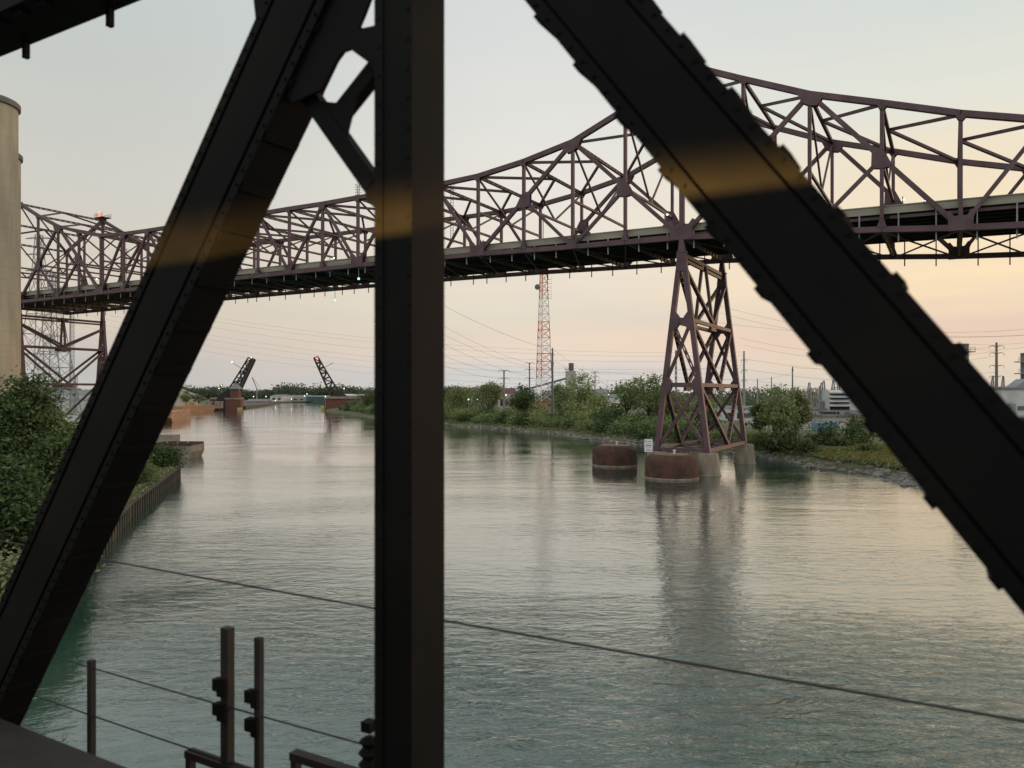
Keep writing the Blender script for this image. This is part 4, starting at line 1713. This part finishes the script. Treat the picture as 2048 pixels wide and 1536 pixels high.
# sand pile and conveyor on the left
mb = MB()
p = at(372, 795, 700)
mb.lathe((p.x - 14, 700, 2), [(26, 0), (14, 11), (5, 17.5), (1, 19.5)], 30)
tag(mb.build('sand_pile', SAND, smooth=True, base=(p.x - 14, 700, 2)), 'cone of pale sand behind the orange barges', 'sand pile')
mb = MB()
p, q = at(345, 772, 690), at(412, 799, 690)
mb.beam(p, q, 2.2, 1.6)
for f in (.15, .5, .85):
    c = p.lerp(q, f)
    mb.beam(c, (c.x, c.y, 2), .5, .5, (1, 0, 0))
tag(mb.build('conveyor', BEIGE), 'inclined sand conveyor left of the brick abutment', 'conveyor')
for x, Y, h, s, lab in ((372, 640, 9, 5, 'grey green tree on the wharf behind the orange barges'), (398, 640, 7, 4, 'small grey green tree right of the one behind the orange barges')):
    tr = make_tree('tree', 500 + x, h * 1.4, s, LEAF_D, 26, 50, .5)
    tr.location = ((x - CX) / FPX * Y, Y, 3)
    tag(tr, lab, 'tree')
mb = MB()
p = at(376, 806, 600)
mb.box((p.x, 604, 3.6), 5, 3, 2.6)
mb.box((p.x + .6, 604, 6), 2.2, 2.4, 2.2)
mb.beam((p.x + 2, 604, 5), (p.x + 6, 604, 8.4), .4, .45)
mb.tube([(p.x - 1.6, 602.4, 2.8), (p.x - 1.6, 605.6, 2.8)], .8, 12)
mb.tube([(p.x + 1.6, 602.4, 2.8), (p.x + 1.6, 605.6, 2.8)], .8, 12)
tag(mb.build('loader', mat('loader_yellow', (.55, .30, .06), (.45, .24, .05), .5, .6), base=(p.x, 604, 0)), 'orange loading machine beside the brick abutment', 'machine')
mb = MB()
for k, (x, w) in enumerate(((404, 16), (424, 14))):
    p = at(x, 800, 600)
    mb.box((p.x, 612 + k * 2, 4.6), w / FPX * 600, 4, 5.6)
tag(mb.build('storage_shed', CONC2), 'pair of grey sheds against the brick abutment', 'building')
# crane far off
mb = MB()
p, q = at(514, 778, 1400), at(504, 754, 1400)
mb.beam(p, q, 1.2, 1.4)
mb.beam(p, (p.x, p.y, 3), 2.5, 2.5, (1, 0, 0))
mb.beam(q, p + Vector((5, 0, 3)), .5, .5)
tag(mb.build('crane', GREYST), 'tiny far crane with a slanting boom right of the left bascule leaf', 'crane')
mb = MB()
p, q, r_ = at(553, 806.5, 1128), at(520, 812, 830), at(488, 818, 690)
mb.prism([(r_.x + 1, 690, -.5), (q.x + 6, 830, -.5), (p.x + 6, 1120, -.5), (p.x - 30, 1128, -.5), (q.x - 40, 830, -.5), (r_.x - 30, 705, -.5)], (0, 0, 2.9))
tag(mb.build('wharf', mat('grey_wharf', (.13, .11, .085), (.09, .075, .06), .08, .9)), kind='structure')

# lamps on poles in the far yards
for x, y, Y in ((462, 791, 640), (507, 793, 900), (532, 793, 950), (551, 801, 1100), (614, 788, 1150), (609, 792, 1130), (583, 798, 1150), (651, 793, 600), (443, 771, 1300), (438, 777, 1300), (688, 777, 640),
                (1218, 789, 420), (955, 798, 330), (1012, 790, 400), (937, 799, 330)):
    p = at(x, y, Y)
    root = empty('yard_lamp', (p.x, p.y, 2.3))
    tag(root, 'white lamp lit on a thin pole in the yards along the river', 'lamp', 'lit yard lamps')
    mb = MB()
    mb.tube([(p.x, p.y, 1.5), (p.x, p.y, p.z)], .12 + Y * .0001, 5)
    part(mb, 'pole', GREYST, root)
    s = .08 + Y * .0005
    mb = MB()
    mb.lathe((p.x, p.y, p.z - s), [(.3 * s, 0), (s, .5 * s), (s, 1.4 * s), (.3 * s, 2 * s)], 8)
    part(mb, 'lamp_head', LAMPW, root)

# ------------------------------------------------------------------ red and white mast
MX, MY = 17.0, 345.0


def lattice(name, c, zb, zt, wb, wt, nsec, bands, label, cat, sides=3, r0=.16, mats=(REDM, WHITE), twist=.3):
    root = empty(name, (c[0], c[1], zb))
    tag(root, label, cat)
    zs = [zb + (zt - zb) * i / nsec for i in range(nsec + 1)]
    per = nsec / bands

    def ring(i):
        w = wb + (wt - wb) * i / nsec
        return [Vector((c[0] + w * .577 * math.cos(2 * math.pi * k / sides + twist), c[1] + w * .577 * math.sin(2 * math.pi * k / sides + twist), zs[i])) for k in range(sides)]
    for b_ in range(bands):
        mb = MB()
        i0, i1 = int(round(b_ * per)), int(round((b_ + 1) * per))
        for i in range(i0, i1):
            A, B_ = ring(i), ring(i + 1)
            for k in range(sides):
                mb.tube([A[k], B_[k]], r0, 5, False)
                kk = (k + 1) % sides
                mb.tube([A[k], B_[kk]], r0 * .45, 4, False)
                mb.tube([A[kk], B_[k]], r0 * .45, 4, False)
                mb.tube([B_[k], B_[kk]], r0 * .45, 4, False)
        part(mb, 'mast_section', mats[b_ % len(mats)], root)
    return root


ms = lattice('radio_mast', (MX - 3, MY), 3.0, 74, 8.6, 2.6, 20, 8, 'red and white lattice radio mast on three legs rising behind the deck', 'mast', 3, .2)
mb = MB()
mb.tube([(MX - 3, MY, 74), (MX - 3, MY, 94)], .2, 6)
part(mb, 'antenna', GREYST, ms)
mb = MB()
mb.lathe((0, 0, 0), [(.2, 0), (1.0, .1), (1.3, .55), (.2, .6)], 16)
for i, v in enumerate(mb.v):
    mb.v[i] = (MX - 5.6 + v[0], MY - 1.0 - v[2], 61 + v[1])
part(mb, 'dish', POLE, ms)
for k in range(6):
    mb = MB()
    z = 56 + k * 1.7
    mb.tube([(MX - 3 + 1.6, MY, z), (MX - 3 + 3.6, MY - .4, z), (MX - 3 + 3.6, MY - .4, z + 1.2)], .1, 5)
    part(mb, 'aerial', GREYST, ms)
wm = lattice('antenna_mast', (at(143, 700, 330).x, 330), 2.3, EYE + (HY - 628) / FPX * 330, 1.9, 1.7, 28, 1, 'thin grey lattice antenna mast behind the left bridge pier', 'mast', 3, .11, (GREYST,))
sm = lattice('antenna_mast', (at(152, 760, 420).x, 420), 2.3, EYE + (HY - 752) / FPX * 420, 1.7, 1.2, 8, 1, 'short lattice mast low behind the left bridge pier', 'mast', 3, .12, (GREYST,))


def pylon(x, Y, ytop, wpx, label):
    c = at(x, 788, Y)
    zb, zt = 2.3, EYE + (HY - ytop) / FPX * Y
    root = empty('power_pylon', (c.x, Y, zb))
    tag(root, label, 'pylon', 'steel lattice power pylons')
    wb = wpx / FPX * Y
    mb = MB()
    n = 9
    lev = []
    for i in range(n + 1):
        f = i / n
        w = wb * (1 - f) ** 1.25 + wb * .16
        lev.append([Vector((c.x + sx * w / 2, Y + sy * w / 2, zb + (zt - zb) * f)) for sx, sy in ((-1, -1), (1, -1), (1, 1), (-1, 1))])
    for A, B_ in zip(lev[:-1], lev[1:]):
        for k in range(4):
            kk = (k + 1) % 4
            mb.tube([A[k], B_[k]], .26, 4, False)
            mb.tube([A[k], B_[kk]], .14, 4, False)
            mb.tube([A[kk], B_[k]], .14, 4, False)
            mb.tube([B_[k], B_[kk]], .14, 4, False)
    part(mb, 'body', GREYST, root)
    for f in (.80, .89, .98):
        z = zb + (zt - zb) * f
        mb = MB()
        hw = wb * .45
        mb.tube([(c.x - hw, Y, z), (c.x, Y, z + 1.2), (c.x + hw, Y, z)], .2, 4)
        mb.tube([(c.x - hw, Y, z), (c.x + hw, Y, z)], .2, 4)
        part(mb, 'cross_arm', GREYST, root)
    return root


pylon(78, 430, 470, 60, 'tall steel lattice power pylon behind the left bridge pier, nearer the silo')
pylon(108, 400, 545, 62, 'steel lattice power pylon behind the left bridge pier, right of the other')

# ------------------------------------------------------------------ power poles
POLES = []


def pole(x, Y, ytop, arms, label, m=POLE, r=.42, zb=2.5, arm=2.6, grp='steel power poles'):
    c = at(x, ytop, Y)
    root = empty('power_pole', (c.x, Y, zb))
    tag(root, label, 'power pole', grp)
    mb = MB()
    mb.tube([(c.x, Y, zb - 1), (c.x, Y, c.z)], [r * 1.3, r * .7], 8)
    part(mb, 'shaft', m, root)
    tips = []
    for dzv in arms:
        z = c.z - dzv
        mb = MB()
        for g in (-1, 1):
            mb.tube([(c.x, Y, z - .3), (c.x + g * arm * .45, Y - .1, z + .45), (c.x + g * arm * .8, Y - .15, z + .35), (c.x + g * arm, Y - .2, z - .1)], [.2, .16, .12, .08], 5)
            mb.tube([(c.x + g * arm, Y - .2, z - .1), (c.x + g * arm, Y - .2, z - .9)], .08, 5)
            tips.append(Vector((c.x + g * arm, Y - .2, z - .9)))
        part(mb, 'cross_arm', m, root)
    if not arms:
        tips.append(Vector((c.x, Y, c.z)))
    POLES.append(tips)
    return root


pole(1008, 360, 740, (.5, 4.2), 'pale grey power pole with two arms left of the red and white mast', GREYST, .5)
pole(1059, 420, 725, (.5, 4.0, 8.8), 'slate power pole with three arms just left of the red and white mast')
pole(1105, 300, 696, (2.5, 6.0), 'tall bare slate power pole touching the red and white mast', POLE, .42, arm=.5)
pole(1488, 330, 702, (4.2, 8.6, 13), 'tallest grey power pole right of the bridge pier', GREYST, .5, arm=1.3)
pole(1515, 430, 757, (), 'thin grey power pole right of the tallest one', GREYST, .4)
pole(1585, 380, 733, (1.5,), 'grey power pole above the olive green round tree', POLE, .4, arm=.4)
pole(1543, 520, 754, (), 'thin far power pole between two trees right of the pier', POLE, .4)
pole(1534, 620, 768, (1.2,), 'short far pole with one cross arm right of the pier', POLE, .35)
pole(1562, 600, 764, (), 'short thin far pole left of the olive green tree top', POLE, .3)
pole(1993, 330, 685, (1.8, 4.8, 10.2, 14.8), 'tall tan power pole with four pairs of curved arms at the right edge', mat('tan_pole', (.22, .17, .14), (.17, .13, .11), .4, .6), .62, arm=3.2)
pole(1190, 500, 742, (1, 4), 'far slate power pole right of the grey tank top', POLE, .35)
pole(1016, 330, 792, (), 'short white lamp column by the plum roofed shed', WHITE, .12, grp=None)
# lattice light mast seen through the pier legs
lattice('light_mast', (at(1352, 700, 300).x, 300), 2.5, EYE + (HY - 700) / FPX * 300, 1.0, .5, 14, 1, 'thin grey light mast seen through the left legs of the bridge pier', 'mast', 3, .1, (POLE,))


WIRE = mat('grey_wire', (.24, .22, .21))


def wire(a, b_, sag, r, label):
    a, b_ = Vector(a), Vector(b_)
    mb = MB()
    pts = []
    for k in range(21):
        f = k / 20
        p = a.lerp(b_, f)
        p.z -= sag * 4 * f * (1 - f)
        pts.append(p)
    mb.tube(pts, r, 4)
    tag(mb.build('power_line', WIRE), label, 'power line', 'overhead power lines')


LBL = 'thin overhead power line drawn across the sky beneath the bridge deck'
for y0, y1, sag in ((566, 704, 11), (574, 712, 11), (584, 720, 12), (600, 736, 12), (610, 745, 12), (622, 758, 12), (634, 770, 12)):
    wire(at(92, y0, 410), at(1488, y1, 330), sag, .03, LBL)
L2 = 'thin power line falling towards the poles left of the red and white mast'
for (x0, y0, (px_, py_, pY)) in ((800, 600, (1059, 727, 420)), (800, 622, (1063, 735, 420)), (800, 640, (1054, 752, 420)), (800, 668, (1012, 745, 360)), (800, 690, (1004, 757, 360)), (800, 560, (1105, 700, 300))):
    wire(at(x0, y0, 260), at(px_, py_, pY), 2.5, .045, L2)
L3 = 'thin power line between the red and white mast and the bridge pier'
for (a, b_) in (((1066, 726, 420), (1490, 760, 430)), ((1066, 742, 420), (1490, 730, 330)), ((1108, 700, 300), (1260, 790, 430)), ((1108, 722, 300), (1280, 782, 430)), ((1014, 742, 360), (1190, 744, 500)), ((1012, 756, 360), (1190, 756, 500))):
    wire(at(*a), at(*b_), 2, .04, L3)
L4 = 'thin power line right of the bridge pier running towards the right edge'
for (a, b_, sg_) in (((1440, 612, 340), (1993, 690, 330), 4), ((1440, 626, 340), (1990, 700, 330), 4), ((1400, 640, 340), (2100, 668, 330), 4), ((1490, 718, 330), (1990, 745, 330), 3), ((1490, 738, 330), (1990, 765, 330), 3), ((1490, 758, 330), (1990, 783, 330), 3),
                     ((1488, 690, 360), (2000, 700, 330), 6), ((1480, 676, 360), (2000, 690, 330), 6), ((1996, 688, 330), (2110, 672, 300), 1), ((1998, 698, 330), (2110, 680, 300), 1), ((1860, 664, 340), (2110, 652, 300), 1), ((1860, 671, 340), (2110, 665, 300), 1),
                     ((1585, 735, 380), (1990, 712, 330), 3), ((1515, 758, 430), (1585, 745, 380), 1)):
    wire(at(*a), at(*b_), sg_, .042, L4)

# ------------------------------------------------------------------ cement tower with tank top and conveyor
root = empty('process_tower', at(1142, 788, 620))
root.location.z = 2.5
tag(root, 'square beige process tower topped by a grey cylindrical tank, behind the tall broad tree', 'tower')
c = at(1141, 742, 620)
mb = MB()
mb.box((c.x, c.y, (c.z + 2.5) / 2), 7.6, 7.6, c.z - 2.5)
part(mb, 'wall', BEIGE, root)
mb = MB()
mb.lathe((c.x + .6, c.y, c.z), [(2.0, 0), (2.0, 1.2), (2.1, 1.4), (2.1, 5.6), (2.25, 5.7), (2.25, 6.2), (1.0, 6.5)], 24)
part(mb, 'tank', POLE, root, smooth=True)
mb = MB()
mb.box((c.x - 3.4, c.y - 3, c.z + 1.3), 3.4, 2.5, .5)
part(mb, 'platform', POLE, root)
mb = MB()
p, q = at(1030, 785, 620), at(1132, 757, 620)
mb.beam(p, q, 3, 1.6)
for f in (.05, .35, .65, .9):
    r_ = p.lerp(q, f)
    mb.beam(r_, (r_.x, r_.y, 2), .7, .5, (1, 0, 0))
tag(mb.build('conveyor', POLE), 'long inclined grey conveyor rising to the beige process tower', 'conveyor')

# ------------------------------------------------------------------ power station on the right bank
PY = 232.0


def pa(x, y, Y=PY):
    return at(x, y, Y)


fh = empty('filter_house', pa(1690, 800))
fh.location.z = 2.8
tag(fh, 'pale grey louvred air filter house raised on legs, beside the right diagonal', 'building')
a, c = pa(1661, 780), pa(1702, 820)
W, Ht = c.x - a.x, a.z - c.z
mb = MB()
mb.box(((a.x + c.x) / 2, PY + 6, (a.z + c.z) / 2), W - 1.0, 10, Ht)
mb.box((c.x + 3.2, PY + 6, (a.z + c.z) / 2 - .3), 6.4, 9.4, Ht + .5)
mb.box((c.x + .3, PY + 6, (a.z + c.z) / 2), 1.0, 11, Ht + .3)
part(mb, 'casing', GREYC, fh)
mb = MB()
for k in range(4):
    z = a.z - Ht * (k + .5) / 4 * .86
    mb.prism([((a.x) - .5, PY + 1, z + .6), (a.x - .5, PY - 1.1, z - .05), (a.x - .5, PY - 1.1, z - .4), (a.x - .5, PY + 1, z - .2)], (W + .2, 0, 0))
part(mb, 'louvre', GREYC, fh)
mb = MB()
mb.box(((a.x + c.x) / 2, PY + .9, (a.z + c.z) / 2 - .2), W - .3, .3, Ht - .6)
part(mb, 'intake', BLACKM, fh)
mb = MB()
mb.box(((a.x + c.x) / 2 + 1, PY + 4, c.z - .3), W + 6, 9, .5)
for x in (a.x + .8, c.x - .5, c.x + 5.5):
    for y in (PY + 1, PY + 8):
        mb.box((x, y, (c.z + 2.8) / 2 - .3), .5, .5, c.z - 2.8)
mb.beam((c.x + .5, PY + 1, 5), (c.x + 3.4, PY + 1, c.z - .5), .4, .4)
part(mb, 'frame', GREYST, fh)

shed('control_building', 1646, 1704, 834, 226, 9, BEIGE, ROOFG, 'beige low building under the louvred filter house', 0, 0, 2.6)
root = shed('control_building', 1622, 1672, 821, 236, 8, WHITE, ROOFG, 'white low building left of the louvred filter house with dark windows', 0, 4, 2.6)
shed('control_building', 1712, 1732, 830, 224, 7, CONC2, ROOFG, 'brownish annex right of the louvred filter house', 0, 1, 2.6)


def container(x0, x1, y0, y1, Y, m, label):
    a, c = at(x0, y0, Y), at(x1, y1, Y)
    mb = MB()
    W, H_ = c.x - a.x, a.z - c.z
    mb.box(((a.x + c.x) / 2, Y + 1.5, (a.z + c.z) / 2), W, 2.6, H_)
    n = 12
    for k in range(n):
        mb.box((a.x + W * (k + .5) / n, Y + .16, (a.z + c.z) / 2), W / n * .5, .08, H_ * .86)
    for x in (a.x + .06, c.x - .06):
        mb.box((x, Y + .14, (a.z + c.z) / 2), .14, .16, H_ + .04)
    mb.box(((a.x + c.x) / 2, Y + 1.5, a.z + .04), W + .1, 2.7, .12)
    tag(mb.build('shipping_container', m, base=((a.x + c.x) / 2, Y + 1.5, c.z)), label, 'container', 'site containers at the power station')


container(1630, 1649, 846, 862, 214, BLUEC, 'pale blue container at the left of the power station')
container(1653, 1676, 845, 855, 216, BLUEC, 'pale blue container right of the other blue one')
container(1677, 1696, 848, 856, 216, WHITE, 'white container right of the blue ones')


def abox(x, ytop, Y, label):
    """A-frame switchyard post"""
    c = at(x, ytop, Y)
    root = empty('switchyard_frame', (c.x, Y, 2.8))
    tag(root, label, 'switchyard frame', 'switchyard frames')
    mb = MB()
    for g in (-1, 1):
        mb.tube([(c.x + g * 1.5, Y, 2.5), (c.x + g * .18, Y, c.z)], [.22, .14], 5)
        mb.tube([(c.x + g * 1.5, Y + 2.4, 2.5), (c.x + g * .18, Y + .2, c.z)], [.22, .14], 5)
    for f in (.25, .45, .62, .78):
        z = 2.5 + (c.z - 2.5) * f
        w = 1.5 * (1 - f) + .18 * f
        mb.tube([(c.x - w, Y, z), (c.x + w, Y, z)], .1, 4)
        mb.tube([(c.x - w, Y, z), (c.x + w * .8, Y, z + 1.4)], .08, 4)
    part(mb, 'legs', GREYST, root)
    return root


for x, y, Y, lab in ((1619, 765, 250, 'leftmost pointed lattice frame of the switchyard beside the olive tree'), (1644, 765, 240, 'pointed lattice frame left of the louvred filter house'), (1648, 761, 262, 'tallest pointed lattice frame behind the one left of the filter house'),
                     (1667, 760, 270, 'pointed frame rising behind the louvred filter house'), (1678, 764, 275, 'pointed frame at the edge of the right diagonal'),
                     (1986, 752, 300, 'brown pointed frame left of the tall tan pole'), (2007, 752, 300, 'brown pointed frame right of the tall tan pole')):
    abox(x, y, Y, lab)
mb = MB()
for z_, x0, x1, Y in ((778, 1619, 1645, 251), (797, 1622, 1643, 251), (781, 1646, 1668, 263), (774, 1975, 2030, 300)):
    p, q = at(x0, z_, Y), at(x1, z_, Y)
    mb.beam(p, q, .3, .35)
for x in (1627, 1632, 1637):
    p = at(x, 800, 251)
    mb.tube([(p.x, 251, 2.5), (p.x, 251, p.z + 2.4)], .14, 5)
for x, y in ((1642, 800), (1647, 800), (1653, 800), (1642, 807), (1653, 807)):
    p = at(x, y, 238)
    mb.lathe((p.x, 238, p.z - 2), [(.2, 0), (.45, .3), (.2, .6), (.45, .9), (.2, 1.2), (.45, 1.5), (.2, 1.9)], 8)
    mb.tube([(p.x, 238, 2.5), (p.x, 238, p.z - 2)], .15, 5)
tag(mb.build('busbar', GREYST), 'grey busbars and insulators of the switchyard left of the filter house', 'busbar')

# stacks and turbine hall at the right edge
for x0, x1, yt, ym, Y, m, lab in ((1906, 1936, 688, 707, 245, GREENTANK, 'wide grey green exhaust stack with a side platform, beside the right diagonal'),
                                  (2043, 2066, 706, 760, 250, POLE, 'slate exhaust stack with two platforms at the right edge')):
    c0, c1 = at(x0, yt, Y), at(x1, yt, Y)
    R = (c1.x - c0.x) / 2
    cx = (c0.x + c1.x) / 2
    zt = c0.z
    root = empty('exhaust_stack', (cx, Y, 2.8))
    tag(root, lab, 'stack', 'power station stacks')
    mb = MB()
    mb.lathe((cx, Y, 2.3), [(R, 0), (R, zt - 3.0), (R * 1.03, zt - 2.95), (R * 1.03, zt - 2.3), (R * .9, zt - 2.3)], 36)
    part(mb, 'shaft', m, root, smooth=True)
    for zz in ((zt - 2.2,) if x0 < 2000 else (zt - 2.6, zt - 6.4)):
        mb = MB()
        g = 1 if x0 < 2000 else -1
        mb.box((cx + g * (R + .8), Y, zz - .3), 1.8, 2.4, .3)
        for a_ in (0, 1):
            mb.tube([(cx + g * (R + .1 + 1.5 * a_), Y - 1.2, zz - .2), (cx + g * (R + .1 + 1.5 * a_), Y - 1.2, zz + 1.1)], .07, 5)
        for z2 in (.5, 1.1):
            mb.tube([(cx + g * R, Y - 1.2, zz + z2), (cx + g * (R + 1.7), Y - 1.2, zz + z2)], .07, 5)
        part(mb, 'platform', GREYST, root)
    mb = MB()
    mb.tube([(cx, Y - R - .15, 2.5), (cx, Y - R - .15, zt - .5)], .16, 6)
    part(mb, 'pipe', GREYST, root)
hall = shed('turbine_hall', 2004, 2110, 779, 228, 16, GREYC, ROOFG, 'white grey turbine hall at the right edge behind the diagonal', 0, 0, 2.6)
mb = MB()
p = at(2028, 772, 240)
mb.prism([(p.x - 3, 238, p.z - 2), (p.x + 6, 238, p.z - 2), (p.x + 6, 238, p.z + 2.2), (p.x + 2.6, 238, p.z + 2.2)], (0, 5, 0))
part(mb, 'duct', GREYST, hall)
for z in (5, 9):
    mb = MB()
    q = at(2040, 788, 228)
    mb.box((q.x + 1, 227.9, z), 3.4, .2, 1.2)
    part(mb, 'vent', POLE, hall)
shed('turbine_annex', 1984, 2006, 777, 236, 8, GREYC, ROOFG, 'lower grey annex left of the turbine hall', 0, 0, 2.6)
mb = MB()
p = at(2010, 808, 226)
mb.lathe((p.x, 223, 2.5), [(1.1, 0), (1.1, 7.8), (.7, 8.4)], 18)
tag(mb.build('tank', GREYST, base=(p.x, 223, 2.5)), 'small upright grey tank before the turbine hall', 'tank')
# white guard rail
gr = empty('guard_rail', at(1540, 858, 235))
gr.location.z = 2.6
tag(gr, 'white guard rail on the bank right of the bridge pier', 'guard rail')
mb = MB()
p, q = at(1496, 855, 238), at(1625, 862, 215)
for dzv in (0, -.6):
    mb.beam(p + UP * (dzv + .9), q + UP * (dzv + .9), .1, .28)
part(mb, 'rail', WHITE, gr)
for k in range(20):
    mb = MB()
    c = p.lerp(q, k / 19)
    mb.box((c.x, c.y + .08, c.z - .2), .16, .14, 2.4)
    part(mb, 'post', WHITE, gr)

# parked vans among the sheds
VANW = mat('van_paint', (.62, .62, .60), rough=.3)
TYRE = mat('tyre_rubber', (.015, .015, .015), rough=.9)


def van(x, y, Y, label):
    c = at(x, y, Y)
    c.z = 3.0
    root = empty('van', c)
    tag(root, label, 'van', 'white vans parked in the yard')
    mb = MB()
    mb.prism([c + Vector((a_, -.9, b_)) for a_, b_ in ((-2.5, .45), (2.5, .45), (2.55, 1.2), (1.7, 2.2), (-2.5, 2.3))], (0, 1.9, 0))
    part(mb, 'body', VANW, root)
    mb = MB()
    mb.prism([c + Vector((a_, -.93, b_)) for a_, b_ in ((.5, 1.25), (2.0, 1.25), (1.55, 1.95), (.5, 1.98))], (0, .02, 0))
    part(mb, 'window', WINDOW, root)
    for g in (-1.55, 1.6):
        mb = MB()
        o_ = len(mb.v)
        mb.tube([c + Vector((g, -.98, .45)), c + Vector((g, .98, .45))], .42, 14)
        part(mb, 'wheel', TYRE, root)


van(1500, 842, 252, 'white van parked just right of the bridge pier legs')
van(1595, 840, 252, 'white van parked between the olive tree and the switchyard')
van(1570, 842, 256, 'white van parked behind the olive green round tree')
